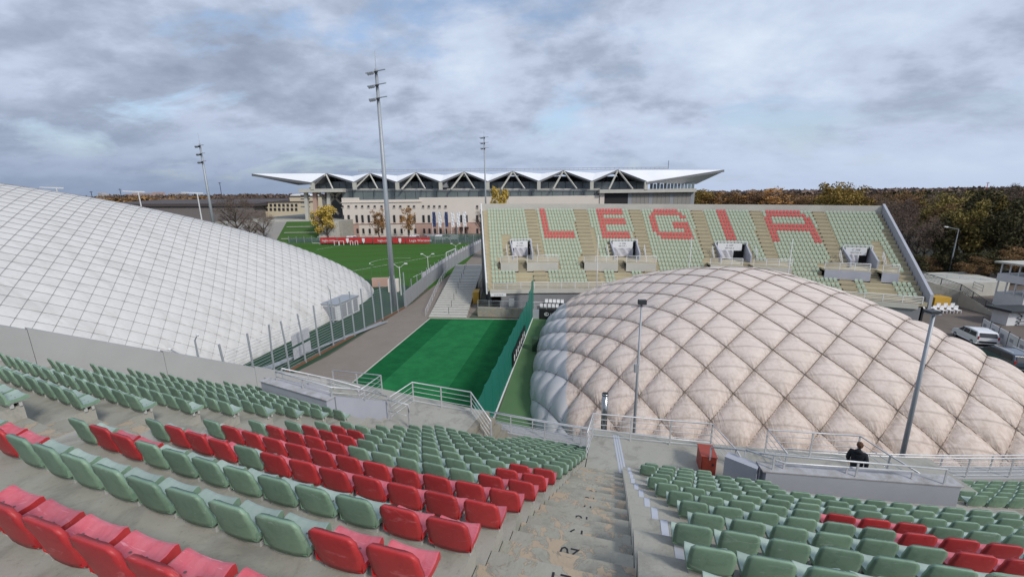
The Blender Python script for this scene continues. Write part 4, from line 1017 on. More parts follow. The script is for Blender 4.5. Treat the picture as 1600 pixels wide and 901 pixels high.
# solid panel wall
pw_ = thing('panel_wall', 'long grey panel wall with white sheeting along its top beside the path', 'wall', (-14, 100, G))
WA, WB = Vector((-17.0, 62.8, 0)), Vector((-9.2, 137, 0)); nW = 24
for i in range(nW):
    a, b = WA.lerp(WB, (i / nW) ** .92), WA.lerp(WB, ((i + 1) / nW) ** .92); bx_ = Vector((1.8 * math.sin(PI * (i / nW) ** .92) * -1, 0, 0)); cx_ = Vector((1.8 * math.sin(PI * ((i + 1) / nW) ** .92) * -1, 0, 0))
    a = a + bx_ * .8; b = b + cx_ * .8
    mb = MB(); mb.wall(a, a.lerp(b, .992), G, G + 2.5, .12); mb.build('panel', 'panel_grey', pw_)
    mb = MB(); mb.wall(a, a.lerp(b, .992), G + 2.53, G + 3.35, .03); mb.build('top_sheet', 'tarp', pw_) if i > 2 else None
    mb = MB(); mb.beam(Vector((a.x + .12, a.y, G)), Vector((a.x + .12, a.y, G + 3.9)), .11); mb.build('post', 'galv', pw_)
# wide low flight of steps beside the far stand
rs = thing('outdoor_steps', 'wide pale flight of shallow steps beside the far stand', 'steps', (-9.3, 60, G))
nS = 30
for i in range(nS):
    f0, f1 = (i / nS), ((i + 1) / nS); y0, y1 = 57.0 + 34 * f0 ** 1.0, 57.0 + 34 * f1; z_ = G + .22 + 2.0 * f0
    xl0, xr0 = -12.1 + .3 * f0 * -1, -6.6 + .2 * f0; 
    mb = MB(); mb.hexa([(xl0, y0, G + 0.0), (xr0, y0 - .5, G), (xr0, y1 - .5, G), (xl0, y1, G), (xl0, y0, z_), (xr0, y0 - .5, z_), (xr0, y1 - .5 - .01, z_), (xl0, y1 - .01, z_)]); mb.m = [0, 0, 1, 0, 0, 0]; mb.build('step', ['stair_steel', 'far_riser'], rs)
    mb = MB(); mb.beam((xl0, y0 - .02, z_ + .012), (xr0, y0 - .52, z_ + .012), .10, .05); mb.build('nosing', 'stair_steel', rs)
    if i % 3 == 1: mb = MB(); mb.beam((-9.3 - .7 * f0, y0, z_), (-9.3 - .7 * f0, y0, z_ + 1.0), .06); mb.build('post', 'dark_metal', rs)
railing('sloping grey handrail on the path side of the wide steps', [(-12.7, 58.0, G + 1.0), (-13.3, 74.0, G + 2.3), (-13.5, 90.0, G + 2.9)], h=1.0, bars=3, gap=2.2)
yb = MB(); yb.box((-.5, -1.2, 0), (.5, 1.2, 1.9), None, (-5.9, 66, G)); tag(yb.build('yellow_container', 'yellow'), 'orange yellow container in the dark gap beside the wide steps', 'container')

def double_lamp(x, y, h, lab, grp, heads=2, az=0.0, m='white_paint', size=1.0):
    t = thing('street_lamp', lab, 'street lamp', (x, y, G), grp); mb = MB(); mb.tube([(x, y, G), (x, y, G + h)], [.10 * size, .055 * size], 6); mb.build('pole', m, t)
    for s_ in ((-1, 1) if heads == 2 else (-1,)):
        c, si = math.cos(az), math.sin(az); mb = MB(); e_ = Vector((x + s_ * c * 1.0, y + s_ * si * 1.0, G + h + .45)); mb.tube([(x, y, G + h - .3), e_], .04, 5); mb.build('arm', m, t)
        mb = MB(); mb.tube([e_ - Vector((c, si, 0)) * s_ * .1, e_ + Vector((c, si, 0)) * s_ * .45], [.13 * size, .16 * size], 6); mb.build('lamp_head', m, t)
    return t
q = ony(609, 415, 70.5); double_lamp(-19.8, 71.5, q.z - G - .3, 'white twin lamp beside the foot of the big mast', 'white twin lamps along the pitch')
q = ony(668, 400, 88); double_lamp(q.x, 88, q.z - G, 'white twin lamp between the big mast and the goal', 'white twin lamps along the pitch')
q = ony(712, 383, 118); double_lamp(q.x, 118, q.z - G, 'white twin lamp beyond the goal by the panel wall', 'white twin lamps along the pitch')
q = ony(1500, 357, 78); 
def arm_lamp(x, y, ztop, arm, lab, grp, m='galv'):
    t = thing('street_lamp', lab, 'street lamp', (x, y, G), grp); mb = MB(); mb.tube([(x, y, G), (x, y, ztop)], [.13, .07], 6); mb.build('pole', m, t)
    mb = MB(); mb.tube([(x, y, ztop - .05), (x + arm[0], y + arm[1], ztop + .45)], .05, 5); mb.build('arm', m, t)
    mb = MB(); mb.tube([(x + arm[0], y + arm[1], ztop + .45), (x + arm[0] * 1.3, y + arm[1] * 1.3, ztop + .55)], [.14, .10], 6); mb.build('lamp_head', 'white_paint', t)
qb = ony(1484, 433, 78); qt = ony(1498, 358, 78); arm_lamp(qt.x, 78, qt.z, (-2.6, -.4), 'tall grey street lamp with one arm before the autumn woods', 'single arm street lamps')
q = ony(510, 450, 60); arm_lamp(-25.2, 55.5, ony(515, 452, 55.5).z, (-.3, .1), 'slim lamp with a grey head in front of the white dome skirt', 'single arm street lamps')
q = ony(303, 524, 34); arm_lamp(q.x, 34, q.z - .4, (.35, -.1), 'lamp head rising just behind the parapet wall', 'single arm street lamps')
q = ony(294, 537, 33); arm_lamp(q.x, 32.0, q.z - .5, (-.5, -.2), 'lower lamp head rising just behind the parapet wall', 'single arm street lamps')
for px_, py_, Y_, lab in ((88, 294, 118, 'flat panel lamp just above the crest of the white dome'), (216, 300, 122, 'flat panel lamp on a white pole behind the dome crest'), (308, 302, 126, 'flat panel lamp on a white pole nearest the thin mast')):
    q = ony(px_, py_, Y_); t = thing('street_lamp', lab, 'street lamp', (q.x, q.y, G), 'panel lamps behind the white dome')
    mb = MB(); mb.tube([(q.x, q.y, G), (q.x, q.y, q.z)], [.22, .14], 6); mb.build('pole', 'white_paint', t)
    mb = MB(); mb.hexa([(q.x - 4.6, q.y, q.z + .2), (q.x + 1.2, q.y, q.z - .15), (q.x + 1.2, q.y + .8, q.z - .15), (q.x - 4.6, q.y + .8, q.z + .2), (q.x - 4.6, q.y, q.z + .42), (q.x + 1.2, q.y, q.z + .18), (q.x + 1.2, q.y + .8, q.z + .18), (q.x - 4.6, q.y + .8, q.z + .42)]); mb.build('lamp_head', 'sign_white', t)

# ------------------------------------------------------------------ floodlight masts
def mast(px, pyt, pyb, Y, lab, rb, rt, sc_=1.0, x=None, spike=True):
    qb_ = ony(px, pyb, Y); x = qb_.x if x is None else x
    zt_ = ztop_at(x, Y, pyt); t = thing('floodlight_mast', lab, 'mast', (x, Y, G), 'floodlight masts')
    mb = MB(); mb.tube([(x, Y, G), (x, Y, G + (zt_ - G) * .5), (x, Y, zt_)], [rb, (rb + rt) / 2, rt], 10); mb.build('pole', 'galv', t, smooth=True)
    if spike: mb = MB(); mb.tube([(x, Y, zt_), (x, Y, zt_ + 2.4 * sc_)], [.05, .02], 5); mb.build('lightning_rod', 'galv', t)
    d = Vector((.88, -.47, 0))
    for j in range(3):
        z_ = zt_ - (.35 + 1.75 * j) * sc_; mb = MB(); a = Vector((x, Y - rt, z_)) - d * (2.0 - .12 * j) * sc_; b = Vector((x, Y - rt, z_ )) + d * 1.8 * sc_; mb.beam(a, b, .11 * sc_); mb.build('crossarm', 'galv', t)
        for u in (-1.15, -.75, -.38, .30):
            c = Vector((x, Y - rt - .1, z_ + .05)) + d * u * sc_; mb = MB(); mb.tube([c + Vector((0, .15, -.1)), c + Vector((-.1, -.35 * sc_, -.38 * sc_))], [.10 * sc_, .22 * sc_], 8); mb.build('lamp', 'galv' if u != .30 else 'dark_metal', t)
    mb = MB(); mb.beam((x - .5 * sc_, Y, zt_ - 14 * sc_), (x, Y, zt_ - 14 * sc_), .12); mb.build('bracket', 'galv', t)
mast(618, 108, 470, 63.8, 'tallest grey floodlight mast standing by the panel wall', .46, .22, x=-18.9)
mast(759, 213, 318, 150, 'slim floodlight mast seen behind the left corner of the far stand', .35, .2, 1.0)
mast(330, 225, 330, 150, 'floodlight mast rising behind the white dome at left', .55, .28, 1.5)

# ================================================================== the big stadium beyond
st = thing('stadium', 'large stadium with white peaked membrane roof and cream office wing', 'stadium', (-10, 185, G))
YF = 180.0
def fx_(px): return ony(px, 340, YF).x
def fz_(py, px=640, Y=YF): return ony(px, py, Y).z
def c3(x, y): return 480 + x / 5.333, 260 + y / 5.333
def fpt(x, y, Y=YF): return ony(*c3(x, y), Y)
def fbox(x0, y0, x1, y1, Ya, Yb, nm, m, parent=st, cut=None):
    """box whose front shows between two facade points, Ya..Yb deep"""
    a, b = fpt(x0, y1, Ya), fpt(x1, y0, Ya); mb = MB(); mb.box((min(a.x, b.x), Ya, min(a.z, b.z)), (max(a.x, b.x), Yb, max(a.z, b.z))); return mb.build(nm, m, parent)
zb = G
mb = MB(); mb.box((fpt(258, 0).x, YF, G), (fpt(395, 0).x, YF + 22, fpt(300, 262).z)); w0 = mb.build('wall', 'cream', st)
mb = MB(); mb.box((fpt(395, 0).x + .003, YF, G), (fpt(915, 0).x, YF + 22, fpt(600, 278).z)); mb.build('wall', 'cream', st)
xr_end = ony(936, 318, YF).x
mb = MB(); mb.box((fpt(915, 0).x + .003, YF, G), (xr_end, YF + 22, fpt(1100, 258).z)); mb.build('wall', 'cream', st)
mb = MB(); mb.box((fpt(258, 0).x - .3, YF - .35, fpt(600, 300).z), (fpt(938, 0).x, YF - .002, fpt(600, 294).z)); mb.build('cornice', 'cream', st)
mb = MB(); mb.box((fpt(262, 0).x, YF - .25, fpt(600, 480).z), (xr_end, YF - .003, fpt(600, 474).z)); mb.build('cornice', 'pinkish', st)
mb = MB(); mb.box((fpt(868, 0).x, YF - .12, G), (xr_end, YF - .004, fpt(600, 484).z)); mb.build('base_cladding', 'pinkish', st)
mb = MB(); mb.box((fpt(272, 0).x, YF - .12, G), (fpt(385, 0).x, YF - .004, fpt(600, 484).z)); mb.build('base_cladding', 'pinkish', st)
def win(x, y0, y1, hw, nm='window'):
    a, b = fpt(x, y1), fpt(x, y0); w_ = hw; mb = MB(); mb.box((a.x - w_, YF - .30, a.z), (a.x + w_, YF - .14, b.z)); wo = mb.build(nm, 'window_dark', st)
    mb = MB(); mb.box((a.x - w_ - .15, YF - .36, a.z - .22), (a.x + w_ + .15, YF - .12, a.z - .01)); mb.build('sill', 'cream', wo)
for x in (297, 347, 410, 461, 513, 565, 622, 672, 726, 778, 847, 892, 968, 1015, 1060, 1105, 1155, 1418, 1465, 1530, 1580): win(x, 325, 341, .42)
for x in (305, 352, 418, 466, 518, 570, 625, 678, 730, 785, 850, 898, 973, 1018, 1065, 1112, 1157, 1285, 1330, 1420, 1470, 1530): win(x, 405, 468, .45)
for x in (315, 358, 424, 473, 525, 575, 628, 680, 735, 790, 850, 905, 978, 1022, 1068, 1115, 1158, 1260, 1315, 1420, 1465): win(x, 517, 560, .42)
mb = MB(); mb.box((fpt(1235, 0).x, YF - 2.0, fpt(600, 500).z - .5), (fpt(1345, 0).x, YF - .13, fpt(600, 490).z)); mb.build('porch_roof', 'pinkish', st)
for x in (1245, 1290, 1338): mb = MB(); mb.box((fpt(x, 0).x - .3, YF - 2.0, G), (fpt(x, 0).x + .3, YF - 1.5, fpt(600, 500).z - .5)); mb.build('column', 'pinkish', st)
# glazed band and upper deck
zt1, zb1 = ony(640, 296.5, 182).z, ony(640, 311, 182).z
def bandx(px): return ony(px, 300, 182).x
pxs = [534 + i * 16.45 for i in range(26)]
for i in range(25):
    mb = MB(); zt1, zb1 = ony(pxs[i], 296.5, 182).z, ony(pxs[i], 311, 182).z; mb.box((bandx(pxs[i]) + .08, 182, zb1 - 2.0), (bandx(pxs[i + 1]) - .08, 183, zt1 - .35)); mb.build('glass_panel', 'glass_band', st)
mb = MB(); mb.box((bandx(534), 183.1, zb1 - 2), (bandx(945), 184, zt1 - .3)); mb.build('backing_wall', 'dark_metal', st)
q0, q1 = ony(534, 296.5, 182), ony(945, 296.5, 182); mb = MB(); mb.hexa([(q0.x, 181.6, q0.z - .4), (q1.x, 181.6, q1.z - .4), (q1.x, 184, q1.z - .4), (q0.x, 184, q0.z - .4), (q0.x, 181.6, q0.z), (q1.x, 181.6, q1.z), (q1.x, 184, q1.z), (q0.x, 184, q0.z)]); mb.build('band_cap', 'panel_grey', st)
zd0, zd1 = ony(500, 300.5, 178).z, ony(500, 295, 178).z
mb = MB(); mb.box((ony(467, 300, 178).x, 178, zd0), (ony(535, 300, 178).x, 215, zd1)); mb.build('deck', 'far_wall', st)
q0, q1 = ony(535, 294.5, 185), ony(937, 294.5, 185); mb = MB(); mb.hexa([(q0.x, 185, q0.z - 1.5), (q1.x, 185, q1.z - 1.5), (q1.x, 215, q1.z - 1.5), (q0.x, 215, q0.z - 1.5), (q0.x, 185, q0.z), (q1.x, 185, q1.z), (q1.x, 215, q1.z), (q0.x, 215, q0.z)]); mb.build('deck', 'far_wall', st)
mb = MB(); mb.box((ony(937, 300, 178).x, 178, ony(1000, 301, 178).z), (ony(1088, 300, 178).x, 215, ony(1000, 295.5, 178).z)); mb.build('deck', 'far_wall', st)
x0, x1, x2 = ony(944, 310, 180).x, ony(981, 310, 180).x, ony(1085, 310, 180).x; zt2 = ony(1000, 301, 180).z
mb = MB(); mb.box((x0, 180, G), (x1, 200, zt2)); mb.build('dark_opening', 'black', st)
mb = MB(); mb.box((ony(937, 310, 180).x, 179.6, G), (x0, 200, zt2)); mb.build('pier', 'cream', st)
nP_ = 16
for i in range(nP_):
    a, b = x1 + (x2 - x1) * i / nP_, x1 + (x2 - x1) * (i + 1) / nP_; mb = MB(); mb.box((a + .04, 179.9, G), (b - .04, 200, zt2)); mb.build('cladding_panel', 'panel_taupe' if i % 5 else 'panel_grey', st)
mb = MB()
for i in range(9): z_ = zt2 - .5 - i * .55; mb.box((x0 + .1, 179.85, z_), (x1 - .1, 179.99, z_ + .12))
# open concourse under the deck at the left end: raking columns and beams
zdl = zd0; xL, xR = ony(469, 320, 180).x, ony(530, 320, 180).x
mb = MB(); mb.box((xL + 4, 196, G), (xR, 214, zdl)); mb.build('inner_wall', 'truss', st)
for px0, px1, w_ in ((480, 478, 1.3), (493, 492, 1.6), (511, 514, 1.3)):
    a, b = ony(px0, 345, 181), ony(px1, 300, 181); mb = MB(); mb.beam((a.x, 181, G), (b.x, 181, zdl), w_, 1.5); mb.build('column', 'far_wall' if w_ < 1.5 else 'pinkish', st)
for (pa, ya), (pb, yb) in (((497, 300), (530, 335)), ((515, 299), (533, 318)), ((500, 330), (533, 300))):
    a, b = ony(pa, ya, 188), ony(pb, yb, 188); mb = MB(); mb.beam(a, b, .9); mb.build('raking_beam', 'far_wall', st)
for j in range(4):
    a, b = ony(470, 305 + j * 6, 184), ony(484, 305 + j * 6, 184); mb = MB(); mb.beam(a, b, .5); mb.build('floor_edge', 'panel_grey', st)
# concourse glass wall behind the struts
VX = [487, 553, 620, 688, 762, 842, 925, 1010]; VY = [285, 284.5, 284.5, 284, 283.5, 283, 283, 283]
PX_ = [510, 578, 650, 725, 801, 880, 965]; PYv = [271, 270.5, 269.5, 268.5, 267.5, 266.5, 265.5]
YV, YP, YBk = 178.0, 186.0, 232.0
for i in range(7):
    a, b = ony(VX[i] + 2, 290, 190), ony(VX[i + 1] - 2, 290, 190); nn_ = 6; zl_, zh_ = ony(VX[i], 297, 190).z, ony(VX[i] + 35, 284, 190).z
    for j in range(nn_):
        xa, xb = a.x + (b.x - a.x) * j / nn_, a.x + (b.x - a.x) * (j + 1) / nn_; mb = MB(); mb.box((xa + .1, 190, zl_), (xb - .1, 190.4, zh_)); mb.build('glass_panel', 'glass_dark', st)
for i in range(7): mb = MB(); mb.box((ony(VX[i], 290, 200).x, 200, ony(VX[i], 298, 200).z), (ony(VX[i + 1], 290, 200).x, 201, ony(VX[i], 276, 200).z)); mb.build('inner_wall', 'truss', st)
Vp = [ony(VX[i], VY[i], YV) for i in range(8)]; Pp = [ony(PX_[i], PYv[i], YP) for i in range(7)]
Bk = [Vector((p.x * 1.22, YBk, p.z + .6)) for p in Pp]
def slab(pts, dz, nm, m):
    mb = MB(); n_ = len(pts); b = len(mb.v); mb.v += [tuple(p) for p in pts] + [tuple(Vector(p) - Vector((0, 0, dz))) for p in pts]
    mb.face(range(n_)); mb.face([n_ + i for i in range(n_)][::-1])
    for i in range(n_): mb.face([i, n_ + i, n_ + (i + 1) % n_, (i + 1) % n_])
    return mb.build(nm, m, st)
for i in range(6):
    M_ = Pp[i].lerp(Pp[i + 1], .58) - Vector((0, 0, 1.25)); Mb = Vector((M_.x * 1.2, YBk, M_.z - .2)); slab([Vp[i + 1], M_, Pp[i]], .25, 'roof_membrane', 'membrane'); slab([Vp[i + 1], Pp[i + 1], M_], .25, 'roof_membrane', 'membrane'); slab([Pp[i], M_, Mb, Bk[i]], .25, 'roof_membrane', 'membrane'); slab([M_, Pp[i + 1], Bk[i + 1], Mb], .25, 'roof_membrane', 'membrane')
tipL = ony(394, 271.5, 186); tipR = ony(1131, 265.5, 190)
slab([Vp[0], Pp[0], tipL], .55, 'roof_membrane', 'membrane'); slab([tipL, Pp[0], Bk[0], Vector((tipL.x * 1.0, 225, tipL.z + 1))], .3, 'roof_membrane', 'membrane')
slab([Vp[7], tipR, Pp[6]], .45, 'roof_membrane', 'membrane'); slab([Pp[6], tipR, Vector((tipR.x, 225, tipR.z + 1)), Bk[6]], .3, 'roof_membrane', 'membrane')
kL = ony(466, 288.5, 192); kR = ony(1088, 287, 192)
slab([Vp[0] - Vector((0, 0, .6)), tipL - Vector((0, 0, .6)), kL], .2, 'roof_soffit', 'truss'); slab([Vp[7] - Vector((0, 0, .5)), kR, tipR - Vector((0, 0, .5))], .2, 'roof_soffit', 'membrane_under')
mb = MB(); mb.beam(Vp[0] - Vector((0, .1, .5)), tipL - Vector((0, .1, .5)), .5, 1.0); mb.build('edge_truss', 'truss', st)
mb = MB(); mb.beam(Vp[7] - Vector((0, .1, .9)), tipR - Vector((0, .1, .4)), .5, 1.0); mb.build('edge_truss', 'truss', st)
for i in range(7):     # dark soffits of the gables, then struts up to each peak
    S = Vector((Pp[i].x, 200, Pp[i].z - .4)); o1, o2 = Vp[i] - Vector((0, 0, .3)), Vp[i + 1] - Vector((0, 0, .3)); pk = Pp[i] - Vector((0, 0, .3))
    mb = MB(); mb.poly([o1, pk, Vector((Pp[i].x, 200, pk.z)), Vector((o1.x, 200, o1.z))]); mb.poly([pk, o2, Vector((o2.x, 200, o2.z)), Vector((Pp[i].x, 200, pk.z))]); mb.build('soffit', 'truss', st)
    for q in (o1, o2): mb = MB(); mb.beam(q, pk, .45, .7); mb.build('edge_truss', 'truss', st)
    for s_ in (-1, 1):
        base = Vector((Pp[i].x + s_ * 5.0, 179.0, ony(PX_[i], 295.5, 179).z)); mb = MB(); mb.beam(base, pk + Vector((s_ * .2, -1, -.2)), .50); mb.build('strut', 'far_wall', st)
    for j in range(7):
        xa = o1.x + (o2.x - o1.x) * (j + .5) / 7; tz = 1 - abs((xa - pk.x) / ((o2.x - o1.x) / 2)); mb = MB(); mb.beam((xa, 196, o1.z - 1.2), (xa + (-1) ** j * 1.5, 196, o1.z + (pk.z - o1.z) * max(0, tz) - .2), .22)
        mb.build('truss_member', 'panel_grey', st)
    mb = MB(); mb.beam((o1.x + 1, 195.5, o1.z - 1.1), (o2.x - 1, 195.5, o2.z - 1.1), .35); mb.build('truss_member', 'panel_grey', st)
for i in range(8): mb = MB(); mb.beam((Vp[i].x, 178.4, ony(VX[i], 296.5, 178.4).z), (Vp[i].x, 178.4, Vp[i].z - .2), 1.4, 1.2); mb.build('column', 'far_wall', st)
mb = MB(); mb.box((ony(686, 290, 181).x, 181, zd1), (ony(698, 290, 181).x, 186, ony(690, 281, 181).z)); mb.build('plant_box', 'panel_grey', st)
a, b = ony(560, 268.5, 236), ony(1044, 264, 236)
for dz in (0, .9): mb = MB(); mb.beam(a + Vector((0, 0, dz)), b + Vector((0, 0, dz)), .22); mb.build('roof_rail', 'panel_grey', st)
for i in range(70): q = a.lerp(b, i / 69); mb = MB(); mb.beam(q, q + Vector((0, 0, .9)), .12); mb.build('rail_post', 'panel_grey', st)
mb = MB(); mb.beam(b, b + Vector((0, 0, 4.5)), .18); mb.build('antenna', 'dark_metal', st)
mb = MB()
for i in range(26):
    xa = ony(1013 + i * 2.7, 290, 192); 
for i in range(13):
    q = ony(1016 + i * 5.4, 291, 188); mb = MB(); mb.box((q.x, 188, q.z - 1.6), (q.x + 1.15, 188.3, ony(1040, 286 + (i % 2), 188).z)); mb.build('glass_panel', 'glass' if i % 4 else 'glass_dark', st)

# flags, banner fence, vans, goal
for i, (px_, m_) in enumerate([(1050, 'navy'), (1098, 'sign_white'), (1152, 'navy'), (1206, 'sign_white'), (1252, 'sign_white'), (1303, 'sign_white')]):
    a, b = ony(*c3(px_, 590), 172), ony(*c3(px_, 375), 172)
    f_ = thing('flagpole', '%s flag on the %s of the six flagpoles before the cream building' % ('dark blue' if m_ == 'navy' else 'white', ORD[i + 1]), 'flag', (a.x, 172, G), 'flagpoles before the cream building')
    mb = MB(); mb.cyl((a.x, 172), .09, G, b.z, 6); mb.build('pole', 'sign_white', f_)
    mb = MB(); bb = 0
    for r_ in range(7):
        for c_ in range(3): mb.v.append((a.x + .1 + c_ * .65, 172 + .25 * math.sin(r_ * 1.3 + c_ * 1.5 + i), b.z - .2 - r_ * 1.02))
    for r_ in range(6):
        for c_ in range(2): o_ = r_ * 3 + c_; mb.face([o_, o_ + 1, o_ + 4, o_ + 3])
    mb.build('flag_cloth', m_, f_)
bf = thing('banner_fence', 'long red advertising banners on the fence at the far end of the pitch', 'banner', (-50, 152, G))
def bz(px, py, Y=152): return ony(px, py, Y)
segs_b = [(500, 527), (527, 544), (544, 566), (566, 582), (582, 613), (613, 634), (634, 672)]
for i, (a_, b_) in enumerate(segs_b):
    a, b = bz(a_, 372), bz(b_, 381); mb = MB(); mb.box((a.x + .05, 152, b.z + .3), (b.x - .05, 152.12, a.z + .25)); mb.build('banner', 'banner_red', bf)
for px_, s_ in ((513, 'legia.com'), (600, 'legia.com'), (657, 'Legia Warszawa')):
    q = bz(px_, 376.5); text_mesh(s_, 1.25, frame_m((q.x, 151.93, q.z + .2), (1, 0, 0), (0, 0, 1)), 'lettering', 'sign_white', bf)
for px_ in (543, 568, 625):
    q = bz(px_, 376.5); mb = MB(); mb.poly([(q.x - .5, 151.93, q.z + 1), (q.x + .5, 151.93, q.z + 1), (q.x + .5, 151.93, q.z), (q.x, 151.93, q.z - .9), (q.x - .5, 151.93, q.z)]); mb.build('emblem', 'sign_white', bf)
ff = thing('mesh_fence', 'dark green mesh fence running behind the far end of the pitch', 'fence', (-50, 153, G))
for i in range(26):
    px_ = 452 + i * 12; a, b = bz(px_, 380, 153.5), bz(px_ + 12, 380, 153.5); mb = MB(); mb.box((a.x, 153.5, G), (b.x, 153.55, G + (2.6 if i < 20 else 3.4))); mb.build('mesh_panel', 'far_fence_mesh', ff)
    mb = MB(); mb.beam((a.x, 153.45, G), (a.x, 153.45, G + 3.2), .14); mb.build('post', 'galv', ff)
gl = thing('football_goal', 'white football goal at the near right side of the pitch', 'goal', (-15.5, 112, G))
p0, p1 = Vector((-17.2, 107.5, 0)), Vector((-15.9, 116.0, 0))
mb = MB(); mb.tube([p0 + Vector((0, 0, G)), p0 + Vector((0, 0, G + 2.6))], .09, 6); mb.build('post', 'sign_white', gl); mb = MB(); mb.tube([p1 + Vector((0, 0, G)), p1 + Vector((0, 0, G + 2.6))], .09, 6); mb.build('post', 'sign_white', gl)
mb = MB(); mb.tube([p0 + Vector((0, 0, G + 2.6)), p1 + Vector((0, 0, G + 2.6))], .09, 6); mb.build('crossbar', 'sign_white', gl)
mb = MB(); e1_, e2_ = Vector((1.6, 0, G + .1)), Vector((.9, 0, G + 2.4)); mb.poly([p0 + Vector((0, 0, G + 2.5)), p0 + e2_, p1 + e2_, p1 + Vector((0, 0, G + 2.5))]); mb.poly([p0 + e1_, p1 + e1_, p1 + e2_, p0 + e2_]); mb.build('net', 'fence_mesh', gl)
for i, px_ in enumerate((526, 533, 551, 555)):
    q = bz(px_, 378, 150.5); g_ = thing('small_goal', 'small white training goal in front of the red banners, %s from the left' % ORD[i + 1], 'goal', (q.x, 150.5, G), 'small training goals by the banner fence')
    mb = MB(); mb.beam((q.x - .9, 150.5, G + 1.55), (q.x + .9, 150.5, G + 1.55), .16); mb.build('crossbar', 'sign_white', g_)
    for s_ in (-.9, .9): mb = MB(); mb.beam((q.x + s_, 150.5, G), (q.x + s_, 150.5, G + 1.6), .16); mb.build('post', 'sign_white', g_)
for i in range(9):     # green posts and rails on the near side of the pitch
    pass
gr_ = thing('ball_fence', 'low green railing along the near corner of the pitch', 'fence', (-26, 88, G))
for i in range(9):
    q = Vector((-33 + i * 2.1, 84.5 - i * .7, 0)); mb = MB(); mb.cyl((q.x, q.y), .05, G, G + 3.2, 5); mb.build('post', 'court_green', gr_)
for z_ in (1.2, 3.1): mb = MB(); mb.beam((-33, 84.5, G + z_), (-16.2, 78.9, G + z_), .05); mb.build('rail', 'court_green', gr_)

